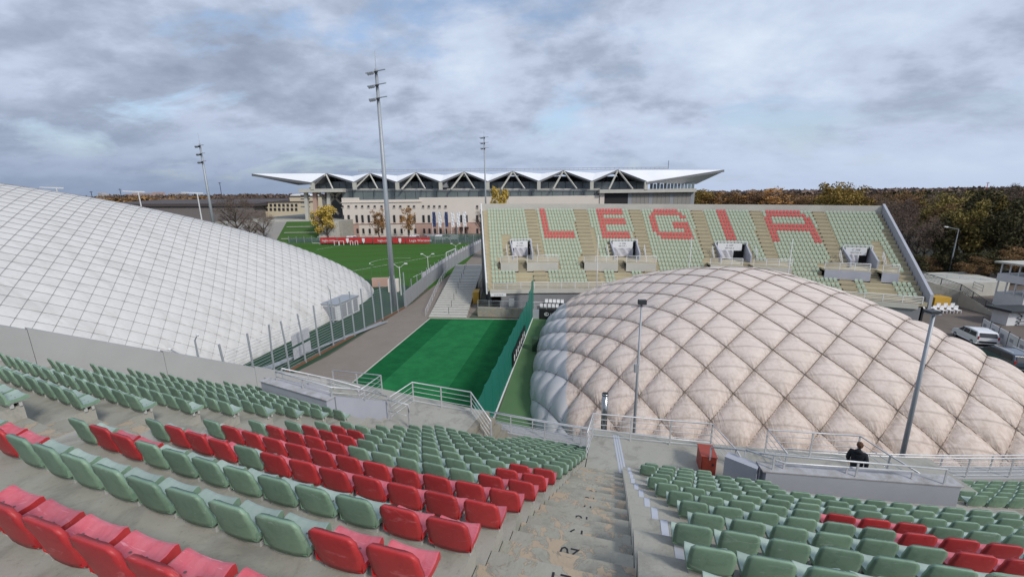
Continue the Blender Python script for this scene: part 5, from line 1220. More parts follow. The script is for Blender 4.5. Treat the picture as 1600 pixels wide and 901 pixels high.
# ------------------------------------------------------------------ vehicles
def car(x, y, az, body, lab, L_=3.7, W_=1.66, H_=1.47, van=False, zg=G):
    t = thing('parked_car' if not van else 'parked_van', lab, 'car' if not van else 'van', (x, y, zg))
    if van: prof = [(-.5, .22), (-.5, .55), (-.49, .93), (-.46, 1.0), (.22, 1.0), (.34, .62), (.48, .50), (.5, .40), (.5, .2)]
    else: prof = [(-.485, .22), (-.495, .42), (-.49, .60), (-.435, .93), (-.40, .975), (-.05, 1.0), (.10, .96), (.27, .67), (.44, .57), (.49, .46), (.495, .22)]
    c, s_ = math.cos(az), math.sin(az)
    def T(u, v, z): return Vector((x + c * u - s_ * v, y + s_ * u + c * v, zg + z))
    mb = MB(); cs = [(-1, .0), (-.97, 1), (.97, 1), (1, 0)]; n_ = len(prof)
    def wv(z): return W_ / 2 * (1.0 if z < .6 else 1.0 - (z - .6) * .42)
    for side in (-1, 1):
        for u, z in prof: mb.v.append(tuple(T(u * L_, side * wv(z), z * H_)))
    for i in range(n_ - 1): mb.face([i, i + 1, n_ + i + 1, n_ + i][::-1])
    mb.face([n_ - 1, 0, n_, 2 * n_ - 1]); mb.face(range(n_)[::1]); mb.face([n_ + i for i in range(n_)][::-1])
    b = mb.build('body', body, t)
    bv = b.modifiers.new('bevel', 'BEVEL'); bv.width = .06; bv.segments = 3; bv.limit_method = 'ANGLE'; bv.angle_limit = math.radians(25)
    for side in (-1, 1):
        zs_ = (.64, .92); mb = MB(); o_ = .012
        us_ = ((-.40, .12), (-.37, -.02), (.0, .03)) if not van else ((.05, .24),)
        if van: mb.poly([T(.02 * L_, side * (wv(.66) + o_), .66 * H_), T(.30 * L_, side * (wv(.66) + o_), .66 * H_), T(.22 * L_, side * (wv(.92) + o_), .92 * H_), T(.02 * L_, side * (wv(.92) + o_), .92 * H_)])
        else:
            for (a0_, a1_, b0_, b1_) in ((-.43, -.19, -.40, -.18), (-.17, .05, -.165, .03), (.065, .25, .045, .11)):
                mb.poly([T(a0_ * L_, side * (wv(.64) + o_), .64 * H_), T(a1_ * L_, side * (wv(.64) + o_), .64 * H_), T(b1_ * L_, side * (wv(.91) + o_), .91 * H_), T(b0_ * L_, side * (wv(.91) + o_), .91 * H_)])
        mb.build('side_window', 'window_dark', t)
    mb = MB(); f1_, f2_ = ((.10, .955), (.265, .69)) if not van else ((.225, .97), (.335, .64))
    mb.poly([T(f1_[0] * L_ + .03, -wv(.9) * .88, f1_[1] * H_ + .01), T(f1_[0] * L_ + .03, wv(.9) * .88, f1_[1] * H_ + .01), T(f2_[0] * L_ + .03, wv(.7) * .92, f2_[1] * H_ + .015), T(f2_[0] * L_ + .03, -wv(.7) * .92, f2_[1] * H_ + .015)]); mb.build('windscreen', 'window_dark', t)
    r1_, r2_ = ((-.442, .90), (-.487, .64))
    if not van:
        mb = MB(); mb.poly([T(r1_[0] * L_ - .03, -wv(.9) * .82, r1_[1] * H_), T(r1_[0] * L_ - .03, wv(.9) * .82, r1_[1] * H_), T(r2_[0] * L_ - .03, wv(.7) * .80, r2_[1] * H_), T(r2_[0] * L_ - .03, -wv(.7) * .80, r2_[1] * H_)]); mb.build('rear_window', 'window_dark', t)
        mb = MB(); mb.box((-.06, -W_ * .36, .30 * H_), (.0, W_ * .36, .40 * H_), Matrix.Rotation(az, 3, 'Z'), T(-.492 * L_, 0, 0)); mb.build('rear_bumper', 'black', t)
        for side in (-1, 1): mb = MB(); mb.box((-.05, -.06, .50 * H_), (.02, .07, .70 * H_), Matrix.Rotation(az, 3, 'Z'), T(-.485 * L_, side * W_ * .43, 0)); mb.build('tail_light', 'tail_red', t)
    for side in (-1, 1): mb = MB(); mb.box((-.04, -.17, .44 * H_), (.03, .17, .53 * H_), Matrix.Rotation(az, 3, 'Z'), T(.475 * L_, side * W_ * .34, 0)); mb.build('headlight', 'sign_white', t)
    for u in (-.33, .33):
        for side in (-1, 1):
            p0 = T(u * L_, side * (W_ / 2 - .17), .31); p1 = T(u * L_, side * (W_ / 2 + .015), .31); mb = MB(); mb.tube([p0, p1], .31, 18); wo = mb.build('wheel', 'tyre', t); p2 = T(u * L_, side * (W_ / 2 + .025), .31); mb = MB(); mb.tube([p1, p2], .20, 12); mb.build('rim', 'rim', wo)
    return t
car(53.5, 45.1, math.radians(70), 'car_white', 'small white hatchback parked beyond the pink dome, rear towards the camera', L_=4.3, W_=2.0, H_=1.75)
c_ = car(49.3, 38.6, math.radians(75), 'car_blue', 'dark blue car partly hidden behind the pink dome edge', L_=5.0, W_=2.1, H_=1.80)
for s_ in (-1, 1):
    az = math.radians(75); cc, ss = math.cos(az), math.sin(az); a = Vector((49.3 + cc * -1.7 - ss * .72 * s_, 38.6 + ss * -1.7 + cc * .72 * s_, G + 1.85)); b = a + Vector((cc, ss, 0)) * 2.1
    mb = MB(); mb.beam(a, b, .05); mb.build('roof_rail', 'sign_white', c_)
for i, (px_, vv, bd_) in enumerate([(553, True, 'car_white'), (562, False, 'car_white'), (651, True, 'car_white'), (669, True, 'panel_grey'), (691, True, 'car_white'), (706, True, 'car_white'), (722, False, 'car_blue')]):
    q = bz(px_, 375, 162); car(q.x, 162, 0.0 + (PI if i % 2 else 0), bd_, '%s %s parked before the cream building, %s from the left' % ({'car_white': 'white', 'panel_grey': 'grey', 'car_blue': 'dark'}[bd_], 'van' if vv else 'car', ORD[i + 1]), L_=5.2 if vv else 4.3, W_=1.9, H_=2.3 if vv else 1.5, van=vv)['group'] = 'vehicles parked before the cream building'

# ------------------------------------------------------------------ trees
def crown_mesh(name, R_, H_, n, size, mats, seed, sparse=0.0, clumps=26, flat_=1.0):
    rg = np.random.default_rng(seed); V = []; cl = []
    for _ in range(clumps):
        u = rg.random() ** .45; a = rg.random() * 2 * np.pi; zc_ = rg.uniform(-1, 1); rr = math.sqrt(max(0, 1 - zc_ * zc_)) * u; cl.append((R_ * rr * math.cos(a), R_ * rr * math.sin(a), H_ * zc_ * u, R_ * rg.uniform(.22, .42)))
    cl = np.array(cl); k = rg.integers(0, clumps, n); d = rg.normal(size=(n, 3)); d /= np.linalg.norm(d, axis=1)[:, None]; rad_ = rg.random(n) ** .42
    c = cl[k, :3] + d * (cl[k, 3] * rad_)[:, None] * np.array([1, 1, .85])
    a1 = rg.normal(size=(n, 3)); a1 /= np.linalg.norm(a1, axis=1)[:, None]; a2 = np.cross(a1, rg.normal(size=(n, 3))); a2 /= np.linalg.norm(a2, axis=1)[:, None]
    s1 = size * rg.uniform(.5, 1.3, n)[:, None]; s2 = s1 * (.55 if not sparse else sparse)
    P = np.stack([c - a1 * s1 - a2 * s2 * .3, c - a2 * s2, c + a1 * s1 + a2 * s2 * .2, c + a2 * s2], 1).reshape(-1, 3)
    F = np.arange(n * 4).reshape(-1, 4); me = fast_mesh(name, P, F, [mats]); me.polygons.foreach_set('use_smooth', np.zeros(n, dtype=bool)); return me
def trunk_mesh(name, hT, H_, R_, r0, seed, limbs=9):
    rg = random.Random(seed); mb = MB(); pts = [(0, 0, 0)]; x = y = 0
    for i in range(1, 6): x += rg.uniform(-.25, .25); y += rg.uniform(-.25, .25); pts.append((x, y, hT * i / 5 * 1.0 + (H_ * .35 * i / 5)))
    mb.tube(pts, [r0 * (1 - .14 * i) for i in range(6)], 7)
    for j in range(limbs):
        i = rg.randint(2, 4); b = Vector(pts[i]); a = rg.uniform(0, 2 * PI); l_ = R_ * rg.uniform(.55, .95); m_ = b + Vector((math.cos(a) * l_ * .5, math.sin(a) * l_ * .5, l_ * .55)); e_ = m_ + Vector((math.cos(a + .4) * l_ * .5, math.sin(a + .4) * l_ * .5, l_ * .6)); mb.tube([b, m_, e_], [r0 * .42, r0 * .24, r0 * .07], 5)
        for q in range(3): a2 = a + rg.uniform(-1.3, 1.3); mb.tube([m_.lerp(e_, .3 * q), m_.lerp(e_, .3 * q) + Vector((math.cos(a2), math.sin(a2), rg.uniform(.5, 1.3))) * l_ * .38], [r0 * .16, r0 * .03], 4)
    return mb.mesh(name, 'trunk')
KIND = {}
def kind(nm, leafm, R_, H_, hT, n, size, sparse=0.0, clumps=26, limbs=9, r0=.32):
    KIND[nm] = [(crown_mesh(nm + '_crown', R_, H_, n, size, leafm, hash(nm) % 1000 + s_ if False else sum(map(ord, nm)) + s_ * 17, sparse, clumps), trunk_mesh(nm + '_trunk', hT, H_ * 2, R_, r0, sum(map(ord, nm)) + s_, limbs), hT + H_ * .9, R_, H_) for s_ in range(3)]
kind('yellow', 'leaf_yellow', 3.6, 4.2, 3.2, 2400, .33, clumps=34)
kind('gold', 'leaf_gold', 4.8, 6.4, 4.0, 4200, .32, clumps=44, limbs=14); kind('orange', 'leaf_orange', 3.3, 4.4, 3.4, 1500, .28, clumps=34)
kind('brown', 'leaf_brown', 4.6, 6.2, 5.0, 3600, .34, .28, clumps=40, limbs=14)
kind('olive', 'leaf_olive', 4.8, 6.4, 5.0, 3600, .36, .5, clumps=36, limbs=12)
kind('dark', 'leaf_dark', 4.8, 6.6, 4.5, 3600, .38, .5, clumps=36, limbs=12)
kind('twig', 'leaf_twig', 4.6, 6.4, 5.0, 3800, .40, .09, clumps=44, limbs=18)
kind('redbrown', 'leaf_redbrown', 4.8, 6.0, 4.5, 3200, .38, .4, clumps=34)
kind('green', 'leaf_green', 4.6, 6.2, 4.0, 3200, .40, .5, clumps=30)
CTOP = {}
def ctop(me):
    a = np.empty(len(me.vertices) * 3, 'f'); me.vertices.foreach_get('co', a); return float(np.percentile(a[2::3], 99.3))
tc_ = {}
def tree(kd, x, y, ztop, lab, grp=None, wide=1.0, zg=G):
    i = tc_.get(kd, 0); tc_[kd] = i + 1; cm, tm, zc_, R_, H_ = KIND[kd][i % 3]; full = zc_ + CTOP.setdefault(cm.name, ctop(cm)); s_ = (ztop - zg) / full
    t = thing('tree', lab, 'tree', (x, y, zg), grp); t.scale = (s_ * wide, s_ * wide, s_); t.rotation_euler = (0, 0, random.uniform(0, 6.28))
    o = bpy.data.objects.new('crown', cm); col.objects.link(o); o.parent = t; o.location = (0, 0, zc_)
    o = bpy.data.objects.new('trunk', tm); col.objects.link(o); o.parent = t
    return t
q = ony(507, 322, 158); tree('yellow', q.x, 158, q.z, 'bright yellow autumn tree at the left corner of the cream building', wide=1.0)
q = ony(590, 327, 168); tree('orange', q.x, 168, q.z, 'left orange leaved tree in front of the cream facade', 'orange trees before the cream building', .95)
q = ony(636, 325, 168); tree('orange', q.x, 168, q.z, 'right orange leaved tree in front of the cream facade', 'orange trees before the cream building', .9)
q = ony(750, 325, 168); tree('twig', q.x, 168, q.z, 'thin bare reddish tree beside the left end of the far stand', wide=.7)
q = ony(778, 296, 112); tree('yellow', q.x, 112, q.z, 'golden tree top showing over the left end of the far stand', wide=.55)
q = ony(362, 306, 148); tree('twig', q.x, 148, q.z, 'bare dark tree behind the white dome, tallest of the bare ones', 'bare trees behind the white dome', 1.0)
q = ony(385, 325, 150); tree('twig', q.x, 150, q.z, 'smaller bare tree behind the white dome crest', 'bare trees behind the white dome', 1.0)
q = ony(408, 330, 150); tree('twig', q.x, 150, q.z, 'low bare tree left of the green bank', 'bare trees behind the white dome', 1.0)
# line of trees behind the far stand
rt = random.Random(5)
DESC = {'brown': 'brown', 'olive': 'olive yellow', 'dark': 'dark', 'twig': 'bare grey brown', 'redbrown': 'reddish brown', 'green': 'dull green', 'yellow': 'yellow', 'orange': 'orange', 'gold': 'golden'}
for i, (px_, py_, Y_, kd, wd_) in enumerate([(1098, 297, 260, 'gold', 1.3), (1118, 301, 255, 'orange', 1.5), (1140, 299, 262, 'brown', 1.5), (1162, 301, 258, 'orange', 1.4), (1185, 300, 250, 'redbrown', 1.3), (1212, 294, 240, 'orange', 1.5), (1235, 302, 245, 'brown', 1.2), (1258, 306, 240, 'brown', 1.2), (1278, 307, 235, 'redbrown', 1.2),
        (1305, 287, 150, 'gold', 1.15), (1335, 290, 158, 'gold', 1.0), (1322, 296, 146, 'gold', .9), (1358, 302, 160, 'twig', .9), (1385, 303, 175, 'brown', 1.2), (1405, 302, 180, 'redbrown', 1.1), (1425, 301, 200, 'green', 1.1), (1447, 299, 210, 'twig', 1.1), (1290, 306, 200, 'olive', 1.1)]):
    q = ony(px_, py_, Y_); tree(kd, q.x, Y_, q.z, '%s tree behind the far stand, %s from the left of the tree line' % (DESC[kd], ORD[i + 1]), 'tree line behind the far stand', wd_)
# woods at the right, rows stepping back
wi = 0; KD = ['brown', 'twig', 'dark', 'olive', 'twig', 'brown', 'dark', 'twig', 'twig', 'olive']
PLACE = ['front', 'second', 'third', 'fourth', 'rearmost']
for row, (Y_, p0, p1, nn_) in enumerate([(80, 1418, 1760, 8), (92, 1398, 1740, 9), (106, 1385, 1740, 10), (124, 1378, 1720, 10), (146, 1385, 1700, 10)]):
    for j in range(nn_):
        px_ = p0 + (p1 - p0) * (j + .5 + rt.uniform(-.3, .3)) / nn_; base = 326 - 10 * row if row < 2 else 307
        pt_ = (base if px_ < 1450 else base - (px_ - 1450) * .095) + rt.uniform(-9, 15); Yj = Y_ + rt.uniform(-4, 4); q = ony(px_, pt_, Yj); kd = rt.choice(KD)
        if px_ > 1560 and row == 1 and rt.random() < .5: kd = 'olive'
        if 1420 < px_ < 1500 and row in (1, 2): kd = 'olive' if rt.random() < .6 else 'brown'
        tree(kd, q.x, Yj, q.z, '%s tree in the %s row of the woods, %s from the left' % (DESC[kd], PLACE[row], ORD[j + 1]), 'autumn woods at the right', rt.uniform(.85, 1.15))
for j in range(16):     # undergrowth
    px_ = 1400 + j * 20 + rt.uniform(-8, 8); Y_ = 72 + rt.uniform(0, 8); q = ony(px_, 398 + rt.uniform(-12, 14), Y_); 
    t = tree('dark' if j % 3 else 'brown', q.x, Y_, q.z, '%s shrub at the foot of the woods, %s from the left' % ('dark' if j % 3 else 'brown', ORD[j + 1]), 'shrubs at the foot of the woods', 1.5); t.name = 'shrub'; t['category'] = 'shrub'
# distant wood masses, one mass each
def wood_mass(nm, px0, px1, py, Y_, depth, hgt, m, n, size, lab, zg=G):
    py = py if isinstance(py, tuple) else (py, py); rg = np.random.default_rng(int(px0) + 500); a, b = ony(px0, py[0], Y_), ony(px1, py[1], Y_); xs_ = rg.uniform(a.x, b.x, n); ys_ = Y_ + rg.random(n) * depth
    xs_ = xs_ * ys_ / Y_; top = (a.z + (b.z - a.z) * (xs_ - a.x) / (b.x - a.x) - G) * (.84 + .10 * np.sin(xs_ * (.9 * 100 / Y_) * 1.0 + 1.3 * np.sin(ys_ * .13)) * np.sin(xs_ * 13.0 / Y_) + .07 * np.sin(xs_ * 41.0 / Y_ + ys_ * .05)) ; zs_ = G + top * rg.random(n) ** .55
    c = np.stack([xs_, ys_, zs_], 1); a1 = rg.normal(size=(n, 3)); a1 /= np.linalg.norm(a1, axis=1)[:, None]; a2 = np.cross(a1, rg.normal(size=(n, 3))); a2 /= np.linalg.norm(a2, axis=1)[:, None]; s1 = size * rg.uniform(.5, 1.3, n)[:, None]
    P = np.stack([c - a1 * s1, c - a2 * s1 * .6, c + a1 * s1, c + a2 * s1 * .6], 1).reshape(-1, 3); me = fast_mesh(nm, P, np.arange(n * 4).reshape(-1, 4), [m]); me.polygons.foreach_set('use_smooth', np.zeros(n, dtype=bool))
    o = bpy.data.objects.new(nm, me); col.objects.link(o); tag(o, lab, 'woods'); o['kind'] = 'stuff'
wood_mass('distant_woods', -400, 520, (309, 302), 900, 300, 14, 'leaf_twig', 26000, 5, 'far brown woods along the left horizon')
wood_mass('distant_woods', 140, 330, 306.5, 520, 60, 14, 'leaf_brown', 7000, 2.6, 'nearer brown treetops on the left horizon below the tower blocks')
wood_mass('distant_woods', 1085, 1400, (306, 305), 330, 120, 14, 'leaf_redbrown', 14000, 2.2, 'reddish brown woods beyond the far stand')
wood_mass('distant_woods', 1380, 1900, (303, 288), 210, 90, 14, 'leaf_dark', 22000, 1.4, 'deep dark woods filling the right background')
wood_mass('distant_woods', 1060, 2100, (299.5, 284), 800, 300, 14, 'leaf_twig', 20000, 5, 'far hazy woods on the right horizon')

# ------------------------------------------------------------------ left background: halls, city
def block(px0, px1, pyt, Y_, dep, m, nm, lab, cat='building', floors=0, grp=None, pyb=None, wm='window_dark'):
    a, b = ony(px0, pyt, Y_), ony(px1, pyt, Y_); t = thing(nm, lab, cat, ((a.x + b.x) / 2, Y_, G), grp)
    mb = MB(); mb.box((a.x, Y_, G), (b.x, Y_ + dep, (a.z + b.z) / 2)); mb.build('wall', m, t); mb = MB(); mb.box((a.x - .4, Y_ - .4, (a.z + b.z) / 2 + .01), (b.x + .4, Y_ + dep + .4, (a.z + b.z) / 2 + dep * .015 + .3)); mb.build('roof', 'roof_brown', t)
    return t, a, b
t, a, b = block(225, 395, 321.5, 250, 60, 'wall_taupe', 'long_hall', 'long low brown roofed hall behind the white dome'); mb = MB(); r0_, r1_ = ony(150, 314, 250), ony(400, 316, 250)
mb.hexa([(r0_.x, 249, a.z - .2), (r1_.x, 249, b.z - .2), (r1_.x, 312, b.z), (r0_.x, 312, a.z), (r0_.x, 249, a.z + 1.4), (r1_.x, 249, b.z + 1.4), (r1_.x, 300, b.z + 3.6), (r0_.x, 300, a.z + 3.6)]); mb.build('roof', 'roof_brown', t)
t, a, b = block(330, 475, 312, 330, 60, 'wall_taupe', 'long_hall', 'second dark roofed hall behind the pale yellow building')
t, a, b = block(392, 470, 316.5, 262, 20, 'pale_yellow', 'office_building', 'pale yellow building with rows of windows left of the stadium')
for r_ in range(2):
    for i in range(11):
        q = ony(397 + i * 6.6, 320.5 + r_ * 6.5, 262); mb = MB(); mb.box((q.x - .7, 261.75, q.z - .9), (q.x + .7, 261.95, q.z + .8)); mb.build('window', 'window_dark', t)
t, a, b = block(452, 476, 307.5, 268, 24, 'pale_yellow', 'office_building', 'taller pale yellow wing with curved roof by the stadium'); mb = MB(); n_ = 10
cxm, rr_ = (a.x + b.x) / 2, (b.x - a.x) / 2
for i in range(n_):
    a0_, a1_ = PI * i / n_, PI * (i + 1) / n_; mb.hexa([(cxm + rr_ * math.cos(a1_), 268, a.z), (cxm + rr_ * math.cos(a0_), 268, a.z), (cxm + rr_ * math.cos(a0_), 290, a.z), (cxm + rr_ * math.cos(a1_), 290, a.z), (cxm + rr_ * math.cos(a1_), 268, a.z + 1.8 * math.sin(a1_)), (cxm + rr_ * math.cos(a0_), 268, a.z + 1.8 * math.sin(a0_)), (cxm + rr_ * math.cos(a0_), 290, a.z + 1.8 * math.sin(a0_)), (cxm + rr_ * math.cos(a1_), 290, a.z + 1.8 * math.sin(a1_))])
mb.build('roof', 'membrane', t)
for i, (p0_, p1_, pt_, Y_, m_) in enumerate([(152, 158, 301.5, 1500, 'city_pale'), (158, 165, 303.5, 1500, 'city_pale'), (196, 206, 303, 1400, 'city_pink'), (206, 214, 301, 1420, 'city_pale'), (216, 236, 302, 1400, 'city_pink'), (238, 250, 300.5, 1450, 'city_pink'), (262, 284, 302, 1350, 'city_pale'), (352, 362, 304.5, 1500, 'city_pale'), (372, 380, 304.5, 1600, 'city_pink'), (420, 432, 305, 1600, 'city_pale')]):
    a, b = ony(p0_, pt_, Y_), ony(p1_, pt_, Y_); t = thing('tower_block', 'distant %s tower block on the left horizon, %s from the left' % ('pale' if m_ == 'city_pale' else 'pinkish', ORD[i + 1]), 'building', (a.x, Y_, G), 'distant tower blocks')
    mb = MB(); mb.box((a.x, Y_, G), (b.x, Y_ + 20, a.z)); mb.build('wall', m_, t)
    nf = 9
    for j in range(nf): z_ = a.z - 3 - j * 4; mb = MB(); mb.box((a.x + 1, Y_ - .5, z_ - 1), (b.x - 1, Y_ - .1, z_ + .3)); mb.build('window_band', 'panel_grey', t)
for i, (px_, py_, Y_) in enumerate([(142, 299, 500), (187, 295, 420), (343, 285, 900), (1544, 285, 400)]):
    q = ony(px_, py_, Y_); t = thing('lattice_mast' , ['thin dark mast just above the dome crest', 'thin dark mast with a cross head near the tower blocks', 'faint lattice radio mast beside the left floodlight mast', 'thin red tipped mast above the right woods'][i], 'mast', (q.x, Y_, G))
    w_ = Y_ / 1400; mb = MB(); mb.beam((q.x, Y_, G), (q.x, Y_, q.z), w_ * 1.2); mb.build('pole', 'dark_metal' if i < 3 else 'banner_red', t); mb = MB(); mb.beam((q.x - w_ * 5, Y_, q.z - w_ * 2), (q.x + w_ * 5, Y_, q.z - w_ * 2), w_ * 1.2); mb.build('crossarm', 'dark_metal', t)
# grass bank with stone strips and the raised street behind it
q0, q1 = ony(424, 370, 150), ony(492, 346, 166)
mb = MB(); zt_ = ony(460, 346, 168).z
mb.poly([(ony(425, 367, 152).x, 152, G + .03), (ony(497, 367, 152).x, 152, G + .03), (ony(497, 346, 168).x, 168, zt_), (ony(448, 346, 168).x, 168, zt_)]); struct('grass_bank', mb, 'bank_grass')
mb = MB(); mb.poly([(ony(370, 362, 152).x, 152, G + .02), (ony(425, 367, 152).x - .01, 152, G + .02), (ony(448, 346, 168).x, 168, zt_), (ony(352, 340, 168).x, 168, zt_)]); struct('paved_slope', mb, 'panel_taupe')
mb = MB(); mb.box((ony(330, 346, 168).x, 168.02, G), (ony(534, 346, 168).x, 250, zt_)); struct('raised_street', mb, 'concrete')
mb = MB(); mb.box((ony(395, 346, 168).x, 168.1, zt_), (ony(492, 346, 168).x, 168.4, zt_ + .75)); tag(mb.build('street_parapet', 'far_wall'), 'long pale parapet of the raised street above the grass bank', 'wall')
for j in range(3): 
    f_ = .25 + .25 * j; za = G + .03 + (zt_ - G) * f_; Y_ = 152 + 16 * f_; mb = MB(); xa, xb = ony(425 + 23 * f_, 355, Y_).x + 1.5, ony(495, 355, Y_).x - 1.0; n_ = 18
    for i in range(n_): x_ = xa + (xb - xa) * (i + .2) / n_; mb.box((x_, Y_ - .3, za), (x_ + (xb - xa) / n_ * .7, Y_ + .3, za + .22))
    o = mb.build('stone_strip', 'stair_steel'); tag(o, '%s broken line of pale stones across the grass bank' % ['lowest', 'middle', 'upper'][j], 'stones', 'stone lines on the grass bank'); o['kind'] = 'stuff'
bs = thing('bank_stairs', 'stairs climbing beside the grass bank under the yellow tree', 'stairs', (ony(492, 360, 158).x, 158, G))
for j in range(12):
    f_ = j / 12; xa = ony(486 + 6 * f_, 365, 153).x; mb = MB(); mb.box((xa, 153 + 15 * f_, G), (xa + 3.2, 153 + 15 * f_ + 1.2, G + .05 + (zt_ - G) * (j + 1) / 12)); mb.build('stair_step', 'stair_steel', bs)

# ================================================================== right side: ramp, booth, sheds
def rp(px, py, Y): return ony(px, py, Y)
rm = thing('access_ramp', 'concrete ramp and stairs with railings beside the right end of the far stand', 'ramp', (66, 62, G))
T0, T1, T2 = rp(1440, 436, 62), rp(1500, 455, 60), rp(1560, 494, 54)
for i, (p, q) in enumerate(((T0, T1), (T1, T2))):
    nseg = 1 if i == 0 else 12
    for j in range(nseg):
        a, b = p.lerp(q, j / nseg), p.lerp(q, (j + 1) / nseg); zt_ = a.z if i else None
        dv = Vector((1.6, 5.2, 0)); za, zb_ = (a.z, b.z) if not i else (a.z, a.z)
        mb = MB(); mb.hexa([(a.x, a.y, G), (b.x, b.y, G), (b.x + dv.x, b.y + dv.y, G), (a.x + dv.x, a.y + dv.y, G), (a.x, a.y, za), (b.x, b.y, zb_), (b.x + dv.x, b.y + dv.y, zb_), (a.x + dv.x, a.y + dv.y, za)]); mb.build('ramp_slab' if not i else 'stair_step', 'stair_steel' if i else 'concrete', rm)
mb = MB(); a, b = T1 + Vector((1.6, 5.3, .0)), rp(1575, 455, 66); mb.hexa([(a.x, a.y, G), (b.x, b.y, G), (b.x + 2, b.y + 9, G), (a.x + 1, a.y + 9, G), (a.x, a.y, a.z), (b.x, b.y, a.z), (b.x + 2, b.y + 9, a.z), (a.x + 1, a.y + 9, a.z)]); mb.build('upper_deck', 'stair_steel', rm)
railing('dark railing down the near edge of the access ramp', [T0 + Vector((0, 0, 1.05)), T1 + Vector((0, 0, 1.05)), T2 + Vector((0, 0, 1.05))], h=1.0, bars=5, gap=2.0, m='dark_metal', r=.05, rb=.03, pw=.1)
railing('grey railing along the rear edge of the access ramp deck', [rp(1440, 428, 70), rp(1500, 431, 69), rp(1565, 440, 67)], h=1.3, bars=4, gap=2.2, m='galv', r=.05, rb=.028)
railing('white railing along the middle of the wide stairs by the booth', [rp(1522, 440, 62) , rp(1537, 446, 60)], h=1.0, bars=2, gap=1.6, m='galv', r=.045, rb=.03)
bt = thing('control_booth', 'white two storey control booth with window rows at the right edge', 'booth', (77, 58, G))
a, b = rp(1598, 462, 56), rp(1700, 462, 56); zt_ = rp(1590, 416, 56).z; z1_ = rp(1590, 434, 56).z; z2_ = rp(1590, 446, 56).z; z3_ = rp(1590, 464, 56).z
mb = MB(); mb.box((a.x + .3, 56, G), (b.x, 59.6, z3_)); mb.build('base_wall', 'white_paint', bt)
mb = MB(); mb.box((a.x, 55.6, z2_), (b.x, 59.6, z1_)); mb.build('wall', 'white_paint', bt)
mb = MB(); mb.box((a.x - .4, 55.2, zt_ - .12), (b.x, 60.0, zt_ + .12)); mb.build('roof', 'stair_steel', bt)
for z0_, z1b in ((z1_, zt_ - .12), (z3_, z2_)):
    for j in range(9):
        x_ = a.x + .1 + j * 1.15; mb = MB(); mb.box((x_, 55.7, z0_ + .01), (x_ + .16, 55.86, z1b - .01)); mb.build('window_post', 'white_paint', bt)
        mb = MB(); mb.box((x_ + .18, 55.78, z0_ + .02), (x_ + 1.12, 55.84, z1b - .02)); mb.build('window', 'glass_dark', bt)
    for j in range(4):
        y_ = 56 + j * 1.1; mb = MB(); mb.box((a.x + .08, y_, z0_ + .01), (a.x + .2, y_ + .14, z1b - .01)); mb.build('window_post', 'white_paint', bt)
hs = thing('small_building', 'low pale building with a dark roof below the control booth', 'building', (66, 52, G))
a = rp(1574, 500, 50.5); zt_ = rp(1570, 487, 50.5).z
mb = MB(); mb.box((a.x, 50.5, G), (a.x + 14, 52.3, zt_)); mb.build('wall', 'white_paint', hs)
mb = MB(); mb.hexa([(a.x - .6, 49.8, zt_), (a.x + 15, 49.8, zt_ - .5), (a.x + 15, 52.8, zt_ - .4), (a.x - .6, 52.8, zt_), (a.x - .6, 49.8, zt_ + .3), (a.x + 15, 49.8, zt_ - .2), (a.x + 15, 52.8, zt_ + .1), (a.x - .6, 52.8, zt_ + .3)]); mb.build('roof', 'dark_metal', hs)
for j in range(3): mb = MB(); mb.box((a.x + 1.2, 50.35, zt_ - .9 - j * .45), (a.x + 2.9, 50.48, zt_ - .7 - j * .45)); mb.build('louvre', 'panel_grey', hs)
mb = MB(); mb.tube([(a.x + .9, 50.4, zt_ - .1), (a.x + 1.6, 50.4, zt_ - .5), (a.x + 1.4, 50.4, G)], .06, 6); mb.build('drainpipe', 'dark_metal', hs)
bnr = thing('site_fence', 'white printed screen fence standing beside the parked cars', 'fence', (60, 46, G))
A_, B_ = onz(1531, 521, G), onz(1640, 590, G); n_ = 7
for i in range(n_):
    a, b = A_.lerp(B_, i / n_), A_.lerp(B_, (i + 1) / n_); mb = MB(); mb.wall(a, a.lerp(b, .985), G + .25, G + 1.95, .05); p = mb.build('panel', 'white_paint', bnr)
    mb = MB(); mb.wall(a.lerp(b, .2), a.lerp(b, .55), G + 1.0 + .1 * (i % 2), G + 1.45, .07); mb.build('grey_print', 'panel_grey', p); mb = MB(); mb.beam((a.x, a.y, G), (a.x, a.y, G + 2.1), .08); mb.build('post', 'dark_metal', bnr)
rl_ = random.Random(2)
for i in range(7):
    q = onz(1462 + i * 5.5, 489 - (i % 2) * 4, G); t = thing('plastic_chair', 'white plastic chair, %s from the left in the row behind the stand end' % ORD[i + 1], 'chair', (q.x, q.y, G), 'white plastic chairs behind the stand end')
    mb = MB(); mb.box((-.3, -.3, .42), (.3, .3, .5), None, q); mb.build('seat', 'sign_white', t); mb = MB(); mb.box((-.3, .25, .5), (.3, .32, 1.05), None, q); mb.build('backrest', 'sign_white', t)
    for sx in (-.27, .27):
        for sy in (-.27, .27): mb = MB(); mb.box((sx - .03, sy - .03, 0), (sx + .03, sy + .03, .42), None, q); mb.build('leg', 'sign_white', t)
q = onz(1440, 488, G); t = thing('white_table', 'white trestle table beside the row of plastic chairs', 'table', (q.x, q.y, G)); mb = MB(); mb.box((-2.2, -.5, .72), (1.6, .5, .78), None, q); mb.build('tabletop', 'sign_white', t)
for sx in (-1.9, 1.3): mb = MB(); mb.box((sx - .04, -.4, 0), (sx + .04, .4, .72), None, q); mb.build('trestle', 'sign_white', t)
q = onz(1462, 480, G); mb = MB(); mb.box((-1.2, -.8, 0), (1.2, .8, 1.7), None, q); tag(mb.build('yellow_container', 'yellow'), 'yellow container behind the right end of the far stand', 'container')

